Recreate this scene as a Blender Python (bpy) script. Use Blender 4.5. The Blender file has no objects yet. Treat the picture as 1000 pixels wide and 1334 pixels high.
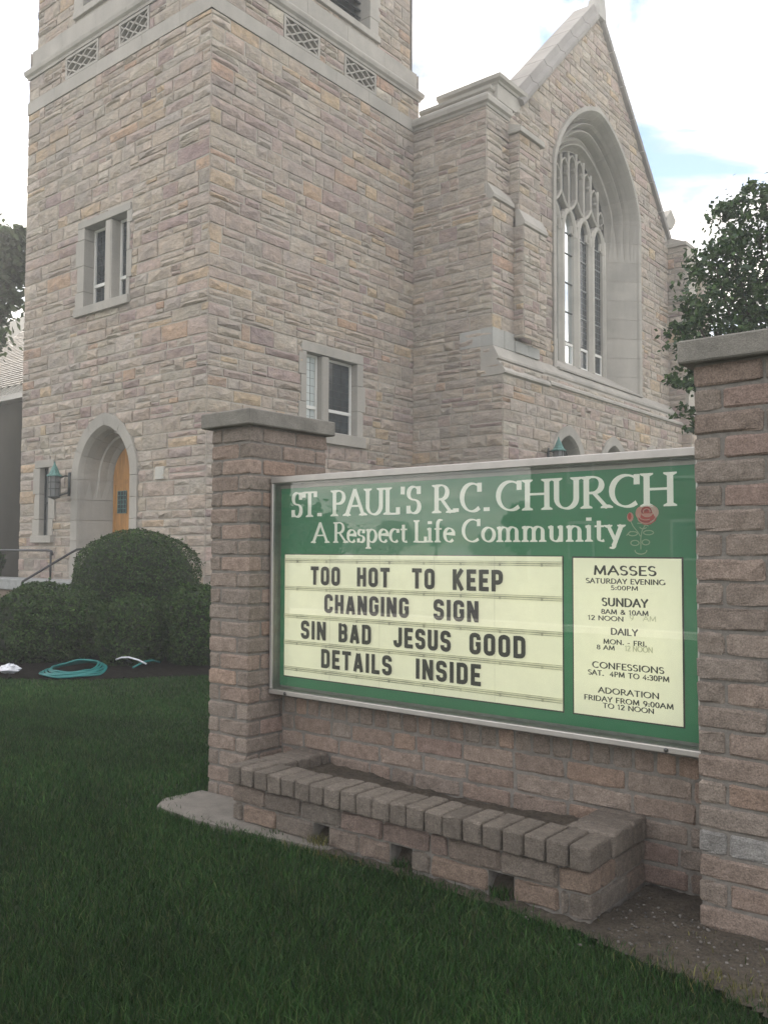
import bpy, math, random
import numpy as np
from mathutils import Vector, Matrix
R = math.radians
random.seed(7); rng = np.random.default_rng(7)
scene = bpy.context.scene
COL = scene.collection
GLARE_HAZE = 0.0055
CLX, CLY = 9.2, 6.55

# ------------------------------------------------------------------ camera
CAM = np.array([0.0, 0.0, 1.5]); PITCH, YAW, ROLL, FPX = R(2.6), R(39.0), R(0.23), 1140.0
fw = np.array([-math.sin(YAW)*math.cos(PITCH), math.cos(YAW)*math.cos(PITCH), math.sin(PITCH)])
r0 = np.array([math.cos(YAW), math.sin(YAW), 0.0]); u0 = np.cross(r0, fw)
rt = r0*math.cos(ROLL)+u0*math.sin(ROLL); up = np.cross(rt, fw)
cd = bpy.data.cameras.new('camera'); cam = bpy.data.objects.new('camera', cd); COL.objects.link(cam)
cd.sensor_fit = 'VERTICAL'; cd.sensor_height = 36.0; cd.sensor_width = 27.0; cd.lens = FPX/1334*36
cd.clip_start = 0.05; cd.clip_end = 2000
M = Matrix(((rt[0], up[0], -fw[0], CAM[0]), (rt[1], up[1], -fw[1], CAM[1]), (rt[2], up[2], -fw[2], CAM[2]), (0, 0, 0, 1)))
cam.matrix_world = M
scene.camera = cam
def proj(p):
    d = np.asarray(p, float)-CAM; z = d@fw
    if z < .1: return None
    return 500+FPX*(d@rt)/z, 667-FPX*(d@up)/z, z

# ------------------------------------------------------------------ sky, sun, exposure
SUN_AZ_FROM_MX, SUN_EL = R(33), R(32)
sd = Vector((-math.cos(SUN_AZ_FROM_MX)*math.cos(SUN_EL), math.sin(SUN_AZ_FROM_MX)*math.cos(SUN_EL), math.sin(SUN_EL)))
world = bpy.data.worlds.new('World'); scene.world = world; world.use_nodes = True
nt = world.node_tree; nt.nodes.clear()
def N(t, k, **kw):
    n = t.nodes.new(k)
    for a, b in kw.items(): setattr(n, a, b)
    return n
out = N(nt, 'ShaderNodeOutputWorld'); sky = N(nt, 'ShaderNodeTexSky', sky_type='NISHITA', sun_disc=False)
sky.sun_elevation = SUN_EL; sky.sun_rotation = math.atan2(sd.x, sd.y); sky.air_density = 1.0; sky.dust_density = 0.2; sky.ozone_density = 1.0
bg1 = N(nt, 'ShaderNodeBackground'); bg1.inputs['Strength'].default_value = 0.05
bg2 = N(nt, 'ShaderNodeBackground'); bg2.inputs['Strength'].default_value = 1.0
mx = N(nt, 'ShaderNodeMixShader'); tc = N(nt, 'ShaderNodeTexCoord'); sp = N(nt, 'ShaderNodeSeparateXYZ')
nt.links.new(tc.outputs['Generated'], sp.inputs[0])
def mth(t, op, a, b=None, c=None, clamp=False):
    n = N(t, 'ShaderNodeMath', operation=op); n.use_clamp = clamp
    for i, v in enumerate((a, b, c)):
        if v is None: continue
        if isinstance(v, (int, float)): n.inputs[i].default_value = v
        else: t.links.new(v, n.inputs[i])
    return n.outputs[0]
den = mth(nt, 'ADD', mth(nt, 'MAXIMUM', sp.outputs['Z'], 0.0), 0.22)
cx = mth(nt, 'DIVIDE', sp.outputs['X'], den); cy = mth(nt, 'DIVIDE', sp.outputs['Y'], den)
cmb = N(nt, 'ShaderNodeCombineXYZ'); nt.links.new(cx, cmb.inputs[0]); nt.links.new(cy, cmb.inputs[1])
cn = N(nt, 'ShaderNodeTexNoise'); cn.inputs['Scale'].default_value = 2.1; cn.inputs['Detail'].default_value = 9; cn.inputs['Roughness'].default_value = .55; cn.inputs['Distortion'].default_value = .35
ofs = N(nt, 'ShaderNodeVectorMath', operation='ADD'); ofs.inputs[1].default_value = (CLX, CLY, 0); nt.links.new(cmb.outputs[0], ofs.inputs[0]); nt.links.new(ofs.outputs[0], cn.inputs['Vector'])
rp = N(nt, 'ShaderNodeValToRGB'); rp.color_ramp.elements[0].position = .42; rp.color_ramp.elements[1].position = .53
rp.color_ramp.elements[0].color = (.0,)*3+(1,); rp.color_ramp.elements[1].color = (1, 1, 1, 1)
nt.links.new(cn.outputs['Fac'], rp.inputs[0])
cn2 = N(nt, 'ShaderNodeTexNoise'); cn2.inputs['Scale'].default_value = 3.6; cn2.inputs['Detail'].default_value = 7; cn2.inputs['Roughness'].default_value = .6
nt.links.new(ofs.outputs[0], cn2.inputs['Vector'])
rp2 = N(nt, 'ShaderNodeValToRGB'); e = rp2.color_ramp.elements
e[0].position = .33; e[0].color = (.15, .17, .21, 1); e[1].position = .70; e[1].color = (.92, .835, .73, 1)
nt.links.new(cn2.outputs['Fac'], rp2.inputs[0]); nt.links.new(rp2.outputs[0], bg2.inputs['Color'])
nt.links.new(sky.outputs[0], bg1.inputs['Color'])
nt.links.new(rp.outputs[0], mx.inputs[0]); nt.links.new(bg1.outputs[0], mx.inputs[1]); nt.links.new(bg2.outputs[0], mx.inputs[2])
nt.links.new(mx.outputs[0], out.inputs['Surface'])
sl = bpy.data.lights.new('sun', 'SUN'); sl.energy = 3.0; sl.angle = R(.53); sl.color = (1, .93, .82)
so = bpy.data.objects.new('sun', sl); COL.objects.link(so); so.rotation_euler = sd.to_track_quat('Z', 'Y').to_euler(); so.location = (-30, 20, 40)
scene.view_settings.view_transform = 'Standard'; scene.view_settings.look = 'None'
scene.view_settings.exposure = 2.3; scene.view_settings.gamma = 1.0; scene.view_settings.use_curve_mapping = False

# ------------------------------------------------------------------ materials
MATS = {}
def mat(name, col=(.5, .5, .5), rough=.8, tint=False, n1=None, n2=None, bump=None, metal=0.0, spec=.5, mot=None, trans=0.0):
    """n1/n2 = (scale, amount) colour noise; bump = list of (scale, strength, detail, zstretch)"""
    m = bpy.data.materials.new(name); m.use_nodes = True; t = m.node_tree; b = t.nodes['Principled BSDF']
    b.inputs['Roughness'].default_value = rough; b.inputs['Metallic'].default_value = metal; b.inputs['Specular IOR Level'].default_value = spec
    g = N(t, 'ShaderNodeNewGeometry')
    if tint:
        a = N(t, 'ShaderNodeAttribute', attribute_name='tint'); c = a.outputs['Color']
    else:
        a = N(t, 'ShaderNodeRGB'); a.outputs[0].default_value = (*col, 1); c = a.outputs[0]
    def vec(zs):
        mp = N(t, 'ShaderNodeMapping'); mp.inputs['Scale'].default_value = (1, 1, zs); t.links.new(g.outputs['Position'], mp.inputs[0]); return mp.outputs[0]
    for (sc, mc, am) in (mot or ()):
        no = N(t, 'ShaderNodeTexNoise'); no.inputs['Scale'].default_value = sc; no.inputs['Detail'].default_value = 5; no.inputs['Roughness'].default_value = .6; t.links.new(vec(1.5), no.inputs['Vector'])
        mr = N(t, 'ShaderNodeMapRange'); mr.inputs[1].default_value = .48; mr.inputs[2].default_value = .68; mr.inputs[3].default_value = 0; mr.inputs[4].default_value = am; t.links.new(no.outputs['Fac'], mr.inputs[0])
        mi = N(t, 'ShaderNodeMix', data_type='RGBA'); t.links.new(mr.outputs[0], mi.inputs[0]); t.links.new(c, mi.inputs[6]); mi.inputs[7].default_value = (*mc, 1); c = mi.outputs[2]
    for i, nn in enumerate((n1, n2)):
        if not nn: continue
        no = N(t, 'ShaderNodeTexNoise'); no.inputs['Scale'].default_value = nn[0]; no.inputs['Detail'].default_value = 6; no.inputs['Roughness'].default_value = .62
        t.links.new(vec(nn[2] if len(nn) > 2 else 1), no.inputs['Vector'])
        mr = N(t, 'ShaderNodeMapRange'); mr.inputs[1].default_value = .3; mr.inputs[2].default_value = .7; mr.inputs[3].default_value = 1-nn[1]; mr.inputs[4].default_value = 1+nn[1]
        t.links.new(no.outputs['Fac'], mr.inputs[0])
        vm = N(t, 'ShaderNodeVectorMath', operation='SCALE'); t.links.new(c, vm.inputs[0]); t.links.new(mr.outputs[0], vm.inputs['Scale']); c = vm.outputs[0]
    t.links.new(c, b.inputs['Base Color'])
    if bump:
        prev = None
        for (sc, st, de, zs) in bump:
            no = N(t, 'ShaderNodeTexNoise'); no.inputs['Scale'].default_value = sc; no.inputs['Detail'].default_value = de; no.inputs['Roughness'].default_value = .65
            t.links.new(vec(zs), no.inputs['Vector'])
            bp = N(t, 'ShaderNodeBump'); bp.inputs['Strength'].default_value = 1.0; bp.inputs['Distance'].default_value = st
            t.links.new(no.outputs['Fac'], bp.inputs['Height'])
            if prev is not None: t.links.new(prev, bp.inputs['Normal'])
            prev = bp.outputs[0]
        t.links.new(prev, b.inputs['Normal'])
    if trans:
        tr = N(t, 'ShaderNodeBsdfTranslucent'); t.links.new(c, tr.inputs['Color'])
        ms = N(t, 'ShaderNodeMixShader'); ms.inputs[0].default_value = trans
        t.links.new(b.outputs[0], ms.inputs[1]); t.links.new(tr.outputs[0], ms.inputs[2]); t.links.new(ms.outputs[0], t.nodes['Material Output'].inputs['Surface'])
    MATS[name] = m; return m
STONE = mat('rock_faced_stone', tint=True, rough=.92, spec=.25, n1=(4.5, .20, 1.5), n2=(55, .14), mot=((2.6, (.46, .36, .27), .45), (3.7, (.33, .28, .27), .5), (.35, (.33, .31, .29), .35)), bump=[(6, .07, 6, 1.6), (40, .016, 4, 1.2)])
MORTAR = mat('stone_mortar', (.43, .40, .355), .95, n1=(20, .12), bump=[(80, .006, 3, 1)])
LIME = mat('dressed_limestone', tint=True, rough=.85, spec=.3, n1=(1.3, .14, .35), n2=(40, .08), mot=((.8, (.27, .26, .24), .45),), bump=[(90, .003, 3, 1)])
BRICK = mat('split_face_brick', tint=True, rough=.93, spec=.25, n1=(28, .22), n2=(150, .38), bump=[(48, .013, 6, 1.0), (200, .008, 4, 1)])
BMORT = mat('brick_mortar', (.21, .195, .178), .95, n1=(30, .2), n2=(150, .15), bump=[(120, .006, 4, 1)])
CONC = mat('cast_concrete', tint=True, rough=.93, spec=.25, n1=(7, .22), n2=(170, .22), bump=[(150, .004, 4, 1), (18, .006, 3, 1)])
ALU = mat('brushed_aluminium', (.50, .48, .46), .5, metal=.7, n1=(12, .08), bump=[(300, .0006, 2, 1)])
ALUD = mat('dull_grey_sheet_metal', (.30, .31, .31), .5, metal=.6, n1=(14, .2))
GREEN = mat('green_painted_panel', (.012, .20, .085), .45, n1=(3, .10))
CREAM = mat('cream_acrylic_panel', (.90, .90, .70), .5, n1=(2.2, .06), n2=(14, .03))
TRACK = mat('grimy_letter_track', (.60, .60, .46), .6, n1=(9, .45, 1))
BLACK = mat('black_letter_film', (.010, .011, .012), .45)
WHITEV = mat('white_vinyl_letter', (.86, .87, .80), .5)
INK = mat('dark_print', (.02, .025, .02), .5)
GHOST = mat('faded_print', (.58, .60, .42), .5)
STEELS = mat('dark_steel', (.12, .12, .12), .35, metal=.8)
ROSE = mat('rose_petals', tint=True, rough=.5)
WOOD = mat('golden_oak_door', (.40, .20, .06), .5, n1=(9, .28, .15), n2=(60, .25, .05))
COPPER = mat('verdigris_copper', (.10, .22, .20), .7, n1=(20, .35))
DARKM = mat('painted_dark_metal', (.045, .055, .055), .5, n1=(20, .2))
RAIL = mat('dark_handrail_paint', (.03, .032, .035), .4)
WHITEF = mat('white_window_frame', (.72, .72, .69), .5)
HOSE = mat('teal_hose_rubber', (.010, .16, .155), .4)
WHITEP = mat('white_plastic', (.62, .64, .70), .5, n1=(20, .2))
SHING = mat('slate_shingle', tint=True, rough=.55, n1=(10, .15))
BARK = mat('tree_bark', (.07, .055, .045), .9, n1=(12, .3, .3), bump=[(25, .02, 4, .4)])
LEAF = mat('tree_leaf', tint=True, rough=.45, spec=.4, trans=.30)
BLEAF = mat('bush_leaf', tint=True, rough=.55, spec=.18, trans=.12)
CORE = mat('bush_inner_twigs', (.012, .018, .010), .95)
GRASS = mat('grass_blade', tint=True, rough=.6, spec=.15, trans=.25)
SOIL = mat('bare_soil', (.115, .095, .072), .97, n1=(6, .30), n2=(60, .35), bump=[(40, .02, 6, 1), (160, .006, 3, 1)])
LAWNB = mat('lawn_base', (.028, .042, .016), .97, n1=(3, .3), n2=(40, .3), bump=[(60, .02, 4, 1)])
PEB = mat('small_pebbles', tint=True, rough=.9)
STUCCO = mat('dark_olive_render', (.040, .037, .027), .9, n1=(2, .25, .5))
def glassmat(name, col, rough, spec=.5, n=None):
    m = mat(name, col, rough, spec=spec, n1=n); return m
GLDARK = glassmat('leaded_window_glass', (.035, .045, .05), .12, .6, (6, .5))
GLSKY = mat('mirror_window_glass', (.80, .86, .90), .03, metal=1.0)
GLGREY = glassmat('tracery_glass', (.17, .175, .175), .35)
GLPALE = glassmat('pale_window_pane', (.52, .57, .56), .25)  # even pale colour for one tower window light
# clear sheet glass for the sign case: thin pane, fresnel reflection over see-through
m = bpy.data.materials.new('clear_sign_glass'); m.use_nodes = True; t = m.node_tree; t.nodes.clear()
o_ = N(t, 'ShaderNodeOutputMaterial'); fr = N(t, 'ShaderNodeFresnel'); fr.inputs[0].default_value = 1.52
gl = N(t, 'ShaderNodeBsdfGlossy'); gl.inputs['Roughness'].default_value = 0.0; gl.inputs['Color'].default_value = (1, 1, 1, 1)
tr = N(t, 'ShaderNodeBsdfTransparent'); tr.inputs['Color'].default_value = (.95, .97, .95, 1); ms = N(t, 'ShaderNodeMixShader')
t.links.new(mth(t, 'MULTIPLY', fr.outputs[0], 2.0, clamp=True), ms.inputs[0]); t.links.new(tr.outputs[0], ms.inputs[1]); t.links.new(gl.outputs[0], ms.inputs[2]); df = N(t, 'ShaderNodeBsdfDiffuse'); df.inputs['Color'].default_value = (.75, .75, .72, 1); m2_ = N(t, 'ShaderNodeMixShader'); m2_.inputs[0].default_value = .045
t.links.new(ms.outputs[0], m2_.inputs[1]); t.links.new(df.outputs[0], m2_.inputs[2]); t.links.new(m2_.outputs[0], o_.inputs['Surface'])
SGLASS = m
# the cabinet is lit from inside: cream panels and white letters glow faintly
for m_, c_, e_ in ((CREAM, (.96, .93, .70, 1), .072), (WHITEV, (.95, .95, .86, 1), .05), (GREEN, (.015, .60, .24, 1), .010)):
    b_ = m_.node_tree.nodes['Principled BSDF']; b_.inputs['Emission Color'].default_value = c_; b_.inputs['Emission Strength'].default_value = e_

# ------------------------------------------------------------------ object helpers
W = {}
def empty(name, label, cat, loc, group=None):
    o = bpy.data.objects.new(name, None); COL.objects.link(o); o.location = loc; o.empty_display_size = .2
    W[o.name] = np.array(loc, float); tag(o, label, cat, group); return o
def tag(o, label=None, cat=None, group=None, kind=None):
    if label: o['label'] = label
    if cat: o['category'] = cat
    if group: o['group'] = group
    if kind: o['kind'] = kind
    return o
def mk(name, V, F, material, parent=None, tint=None, smooth=False, kind=None, label=None, origin=None):
    V = np.asarray(V, float); c = V.mean(0) if origin is None else np.asarray(origin, float)
    me = bpy.data.meshes.new(name)
    if isinstance(F, np.ndarray):
        n, k = F.shape
        me.vertices.add(len(V)); me.vertices.foreach_set('co', (V-c).astype(np.float32).ravel())
        me.loops.add(n*k); me.loops.foreach_set('vertex_index', F.astype(np.int32).ravel())
        me.polygons.add(n); me.polygons.foreach_set('loop_start', np.arange(0, n*k, k, dtype=np.int32)); me.polygons.foreach_set('loop_total', np.full(n, k, dtype=np.int32))
        me.update(calc_edges=True)
    else:
        me.from_pydata([tuple(v) for v in (V-c)], [], F); me.update()
    if tint is not None:
        a = me.color_attributes.new('tint', 'FLOAT_COLOR', 'POINT')
        T = np.asarray(tint, float)
        if T.ndim == 1: T = np.tile(T, (len(V), 1))
        a.data.foreach_set('color', np.hstack([T, np.ones((len(V), 1))]).astype(np.float32).ravel())
    if smooth: me.polygons.foreach_set('use_smooth', [True]*len(me.polygons))
    me.materials.append(material)
    o = bpy.data.objects.new(name, me); COL.objects.link(o)
    pw = np.zeros(3)
    if parent is not None: o.parent = parent; pw = W[parent.name]
    o.location = c-pw; W[o.name] = c
    if kind: o['kind'] = kind
    if label: o['label'] = label
    return o
class MB:
    def __init__(s): s.V = []; s.F = []; s.T = []
    def add(s, V, F, tint=(.4, .4, .4)):
        b = len(s.V); s.V += [tuple(v) for v in V]; s.F += [tuple(i+b for i in f) for f in F]
        s.T += [tuple(tint)]*len(V); return s
    def box(s, x0, x1, y0, y1, z0, z1, tint=(.4, .4, .4)):
        if x0 > x1: x0, x1 = x1, x0
        V = [(x, y, z) for z in (z0, z1) for y in (y0, y1) for x in (x0, x1)]
        return s.add(V, [(0, 2, 3, 1), (4, 5, 7, 6), (0, 1, 5, 4), (2, 6, 7, 3), (0, 4, 6, 2), (1, 3, 7, 5)], tint)
    def bbox(s, x0, x1, y0, y1, z0, z1, b=.01, tint=(.4, .4, .4)):
        """bevelled box (chamfered edges)"""
        V = []; F = []
        X = (x0, x1); Y = (y0, y1); Z = (z0, z1); idx = {}
        for i in (0, 1):
            for j in (0, 1):
                for k in (0, 1):
                    sx, sy, sz = (1-2*i), (1-2*j), (1-2*k)
                    for a in range(3):
                        p = [X[i]+sx*b, Y[j]+sy*b, Z[k]+sz*b]; p[a] = (X[i], Y[j], Z[k])[a]; idx[i, j, k, a] = len(V); V.append(tuple(p))
        for i in (0, 1): F.append(tuple(idx[i, j, k, 0] for j, k in (((0, 0), (0, 1), (1, 1), (1, 0)) if i == 0 else ((0, 0), (1, 0), (1, 1), (0, 1)))))
        for j in (0, 1): F.append(tuple(idx[i, j, k, 1] for i, k in (((0, 0), (1, 0), (1, 1), (0, 1)) if j == 0 else ((0, 0), (0, 1), (1, 1), (1, 0)))))
        for k in (0, 1): F.append(tuple(idx[i, j, k, 2] for i, j in (((0, 0), (0, 1), (1, 1), (1, 0)) if k == 0 else ((0, 0), (1, 0), (1, 1), (0, 1)))))
        for i in (0, 1):
            for j in (0, 1): F.append((idx[i, j, 0, 0], idx[i, j, 1, 0], idx[i, j, 1, 1], idx[i, j, 0, 1]))
        for i in (0, 1):
            for k in (0, 1): F.append((idx[i, 0, k, 0], idx[i, 1, k, 0], idx[i, 1, k, 2], idx[i, 0, k, 2]))
        for j in (0, 1):
            for k in (0, 1): F.append((idx[0, j, k, 1], idx[1, j, k, 1], idx[1, j, k, 2], idx[0, j, k, 2]))
        for i in (0, 1):
            for j in (0, 1):
                for k in (0, 1): F.append((idx[i, j, k, 0], idx[i, j, k, 1], idx[i, j, k, 2]))
        return s.add(V, F, tint)
    def tube(s, pts, r, n=8, tint=(.4, .4, .4), close=False, cap=True):
        pts = [np.array(p, float) for p in pts]; rr = r if hasattr(r, '__len__') else [r]*len(pts)
        V = []; m_ = len(pts)
        for i, p in enumerate(pts):
            a = pts[(i-1) % m_] if (close or i > 0) else p; b = pts[(i+1) % m_] if (close or i < m_-1) else p
            d = b-a; d /= max(1e-9, np.linalg.norm(d))
            h = np.array([0, 0, 1.]) if abs(d[2]) < .9 else np.array([1., 0, 0])
            u = np.cross(d, h); u /= np.linalg.norm(u); v = np.cross(u, d)
            for k in range(n):
                t_ = 2*math.pi*k/n; V.append(p+rr[i]*(math.cos(t_)*u+math.sin(t_)*v))
        F = []
        for i in range(m_ if close else m_-1):
            j = (i+1) % m_
            for k in range(n): F.append((i*n+k, i*n+(k+1) % n, j*n+(k+1) % n, j*n+k))
        if cap and not close: F.append(tuple(range(n))[::-1]); F.append(tuple((m_-1)*n+k for k in range(n)))
        return s.add(V, F, tint)
    def lathe(s, c, prof, n=12, tint=(.4, .4, .4), ph=0):
        V = [(c[0]+r*math.cos(ph+2*math.pi*k/n), c[1]+r*math.sin(ph+2*math.pi*k/n), c[2]+z) for r, z in prof for k in range(n)]
        F = [(i*n+k, i*n+(k+1) % n, (i+1)*n+(k+1) % n, (i+1)*n+k) for i in range(len(prof)-1) for k in range(n)]
        return s.add(V, F, tint)
    def prism(s, prof, fn, a, b, tint=(.4, .4, .4)):
        """prof: list of 2D pts; fn(p, q, t) -> world; extruded from t=a to t=b"""
        n = len(prof); V = [fn(p, q, a) for p, q in prof]+[fn(p, q, b) for p, q in prof]
        F = [(i, (i+1) % n, n+(i+1) % n, n+i) for i in range(n)]+[tuple(range(n))[::-1], tuple(range(n, 2*n))]
        return s.add(V, F, tint)
    def build(s, name, material, parent=None, smooth=False, kind=None, label=None, origin=None):
        return mk(name, s.V, s.F, material, parent, s.T, smooth, kind, label, origin)
def fixn(o):
    import bmesh
    bm = bmesh.new(); bm.from_mesh(o.data); bmesh.ops.recalc_face_normals(bm, faces=bm.faces); bm.to_mesh(o.data); bm.free(); return o

# ------------------------------------------------------------------ stone walling
PAL = [((.44, .395, .345), 26), ((.47, .415, .355), 20), ((.41, .38, .345), 14), ((.45, .365, .335), 13), ((.36, .285, .28), 6), ((.52, .41, .28), 6),
       ((.51, .475, .42), 12), ((.34, .31, .28), 6), ((.46, .32, .23), 2), ((.30, .225, .225), 2)]
def stone_tint(warm=1.0):
    c = random.choices([p[0] for p in PAL], [p[1]*(warm if i in (3, 4, 5, 8, 9) else 1) for i, p in enumerate(PAL)])[0]
    m_ = (.435, .39, .345); c = tuple(m*.22+v*.80 for m, v in zip(m_, c)); c = (c[0]*1.03, c[1], c[2]*.97); f = random.uniform(.93, 1.08); return tuple(v*f*random.uniform(.98, 1.02) for v in c)
def clip(poly, a, b, c):
    """keep a*u + b*z + c >= 0"""
    o = []
    for i in range(len(poly)):
        p, q = poly[i], poly[(i+1) % len(poly)]; dp = a*p[0]+b*p[1]+c; dq = a*q[0]+b*q[1]+c
        if dp >= 0: o.append(p)
        if dp*dq < 0: t_ = dp/(dp-dq); o.append((p[0]+(q[0]-p[0])*t_, p[1]+(q[1]-p[1])*t_))
    return o
def area(p): return abs(sum(p[i][0]*p[(i+1) % len(p)][1]-p[(i+1) % len(p)][0]*p[i][1] for i in range(len(p))))/2
def stone_mesh(poly, fn, rough=.85):
    """rock faced block: ring at the joint, pitched edge, uneven face with two high points"""
    cu = sum(p[0] for p in poly)/len(poly); cz = sum(p[1] for p in poly)/len(poly)
    us = [p[0] for p in poly]; zs = [p[1] for p in poly]; L = max(us)-min(us); H = max(zs)-min(zs)
    ring = []
    for i in range(len(poly)):
        p, q = poly[i], poly[(i+1) % len(poly)]; d = math.hypot(q[0]-p[0], q[1]-p[1]); k = max(1, min(3, int(d/.17)))
        for j in range(k): ring.append((p[0]+(q[0]-p[0])*j/k, p[1]+(q[1]-p[1])*j/k))
    n = len(ring); base = random.uniform(.014, .045)*rough
    j = .0075
    ins = min(.02, H*.14)
    V = [(u+(cu-u)/max(L, .01)*2*j, z+(cz-z)/max(H, .01)*2*j, -.02) for u, z in ring]
    V += [(u+(cu-u)/max(L, .01)*2*(j+ins*random.uniform(.3, 1)), z+(cz-z)/max(H, .01)*2*(j+ins*random.uniform(.3, 1)), base*random.uniform(.35, 1.1)) for u, z in ring]
    top = base+random.uniform(-.004, .038)*rough
    V.append((cu-L*random.uniform(.14, .28), cz+H*random.uniform(-.15, .22), top*random.uniform(.7, 1.25)))
    V.append((cu+L*random.uniform(.14, .28), cz+H*random.uniform(-.15, .22), top*random.uniform(.7, 1.25)))
    F = [(i, (i+1) % n, n+(i+1) % n, n+i) for i in range(n)]
    near = [0 if u < cu else 1 for u, z in ring]
    for i in range(n):
        a, b = near[i], near[(i+1) % n]
        F.append((n+i, n+(i+1) % n, 2*n+a) if a == b else (n+i, n+(i+1) % n, 2*n+b, 2*n+a))
    return [fn(u, z, d) for u, z, d in V], F
class Wall:
    """one plane of coursed rubble with openings; fn(u, z, d) -> world"""
    def __init__(s, u0, u1, z0, z1, fn, top=None, openings=(), seed=1, clips=(), warm=1.0):
        s.u0, s.u1, s.z0, s.z1, s.fn, s.top, s.op, s.clips, s.warm = u0, u1, z0, z1, fn, top, openings, clips, warm; s.seed = seed
    def backing(s, mb):
        br = {s.u0, s.u1}
        for o in s.op: br |= {u for u in o['us'] if s.u0 < u < s.u1}
        for u in s.clips_us(): br.add(u)
        br = sorted(br)
        for a, b in zip(br, br[1:]):
            if b-a < 1e-6: continue
            e = (b-a)*1e-4
            ta, tb = s.topz(a+e), s.topz(b-e); iv = [o['lohi'] for o in s.op if o['us'][0] < (a+b)/2 < o['us'][-1]]
            iv = sorted([(f(a+e), f(b-e)) for f in iv], key=lambda v: v[0][0]); lo = (s.z0, s.z0)
            for (la, ha), (lb, hb) in iv:
                if la > lo[0]: mb.add([s.fn(a, lo[0], 0), s.fn(b, lo[1], 0), s.fn(b, lb, 0), s.fn(a, la, 0)], [(0, 1, 2, 3)])
                lo = (ha, hb)
            if ta > lo[0]+1e-4 or tb > lo[1]+1e-4: mb.add([s.fn(a, lo[0], 0), s.fn(b, lo[1], 0), s.fn(b, max(tb, lo[1]), 0), s.fn(a, max(ta, lo[0]), 0)], [(0, 1, 2, 3)])
    def clips_us(s):
        return [u for u in (s.top['us'] if s.top else []) if s.u0 < u < s.u1]
    def topz(s, u): return s.top['f'](u) if s.top else s.z1
    def stones(s, bands):
        rs = random.getstate(); random.seed(s.seed); res = []
        for (a, b) in bands:
            if b <= s.z0+.03 or a >= s.z1-.03: continue
            a2, b2 = max(a, s.z0), min(b, s.z1); u = s.u0; first = True
            while u < s.u1-.01:
                h = b2-a2
                L = random.choice((.32, .45, .6, .7, .85, 1.0)) * random.uniform(.85, 1.15)
                if h > .23: L *= .9
                if s.u1-(u+L) < .22: L = s.u1-u
                cells = []
                rr = random.random()
                if h > .25 and rr < .40:
                    q = a2+h*random.choice((.36, .5, .62)); w = u+L*random.uniform(.35, .65)
                    cells += [(u, u+L, a2, q), (u, u+L, q, b2)] if random.random() < .6 or L < .5 else ([(u, w, a2, q), (w, u+L, a2, q), (u, u+L, q, b2)] if random.random() < .5 else [(u, u+L, a2, q), (u, w, q, b2), (w, u+L, q, b2)])
                else: cells.append((u, u+L, a2, b2))
                for (p, q_, c, d) in cells:
                    mid = (c+d)/2; ivs = [(p, q_)]
                    for o in s.op:
                        bl = o['block'](c, d)
                        if not bl: continue
                        nv = []
                        for (x, y) in ivs:
                            if bl[1] <= x or bl[0] >= y: nv.append((x, y)); continue
                            if bl[0] > x: nv.append((x, bl[0]))
                            if bl[1] < y: nv.append((bl[1], y))
                        ivs = nv
                    for x, y in ivs:
                        if y-x < .07: continue
                        poly = [(x, c), (y, c), (y, d), (x, d)]
                        for cl in s.clips: poly = clip(poly, *cl) if poly else poly
                        if len(poly) >= 3 and area(poly) > .008: res.append((poly, s.fn, stone_tint(s.warm)))
                u += L
        random.setstate(rs); return res
def rect_open(u0, u1, z0, z1): return dict(us=[u0, u1], lohi=lambda u: (z0, z1), block=lambda c, d: (u0, u1) if (c+d)/2 > z0 and (c+d)/2 < z1 else None)
def arch_open(cu, half, z0, spring, zf, zinv, n=16, grow=0.0):
    us = [cu-half*math.cos(math.pi*i/n) for i in range(n+1)]
    def block(c, d):
        m_ = (c+d)/2
        if m_ < z0: return None
        w = half if m_ <= spring else zinv(m_)
        return (cu-w-grow, cu+w+grow) if w > 0 else None
    return dict(us=us, lohi=lambda u: (z0, zf(u-cu)), block=block)
def mk_bands(z0, z1, seed):
    r = random.Random(seed); z = z0; o = []
    while z < z1:
        h = r.choice((.17, .22, .26, .29, .32, .36)); o.append((z, z+h)); z += h
    return o
HIDE = [(350, 905, 592, 985), (270, 425, 540, 1030), (905, 1000, 450, 1334), (0, 268, 775, 1334), (268, 1000, 985, 1334), (105, 262, 705, 800)]
def emit_stones(lst, parent, limit=300):
    sc = []
    for poly, fn, tn in lst:
        cu = sum(p[0] for p in poly)/len(poly); cz = sum(p[1] for p in poly)/len(poly); P_ = [proj(fn(u, z, .02)) for u, z in poly]; q = proj(fn(cu, cz, .02))
        if q is None or any(p is None for p in P_) or not (0 < q[0] < 1000 and 0 < q[1] < 1334) or any(a < q[0] < b and c < q[1] < d for a, b, c, d in HIDE): sc.append(0); continue
        sc.append(area([(p[0], p[1]) for p in P_]))
    order = sorted(range(len(lst)), key=lambda i: -sc[i]); rest = MB()
    for k, i in enumerate(order):
        poly, fn, tn = lst[i]; V, F = stone_mesh(poly, fn)
        if k < limit and sc[i] > 0: fixn(mk('stone', V, F, STONE, parent, tn))
        else: rest.add(V, F, tn)
    if rest.V: fixn(rest.build('small_stones', STONE, parent, kind='stuff'))
def Yp(Y0): return lambda u, z, d: (u, Y0-d, z)        # plane facing the camera side (-Y)
def Xp(X0): return lambda u, z, d: (X0+d, u, z)        # plane facing +X
LT = (.395, .375, .34)
def lt(f=.06): k = random.uniform(1-f, 1+f); return tuple(c*k for c in LT)
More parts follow.
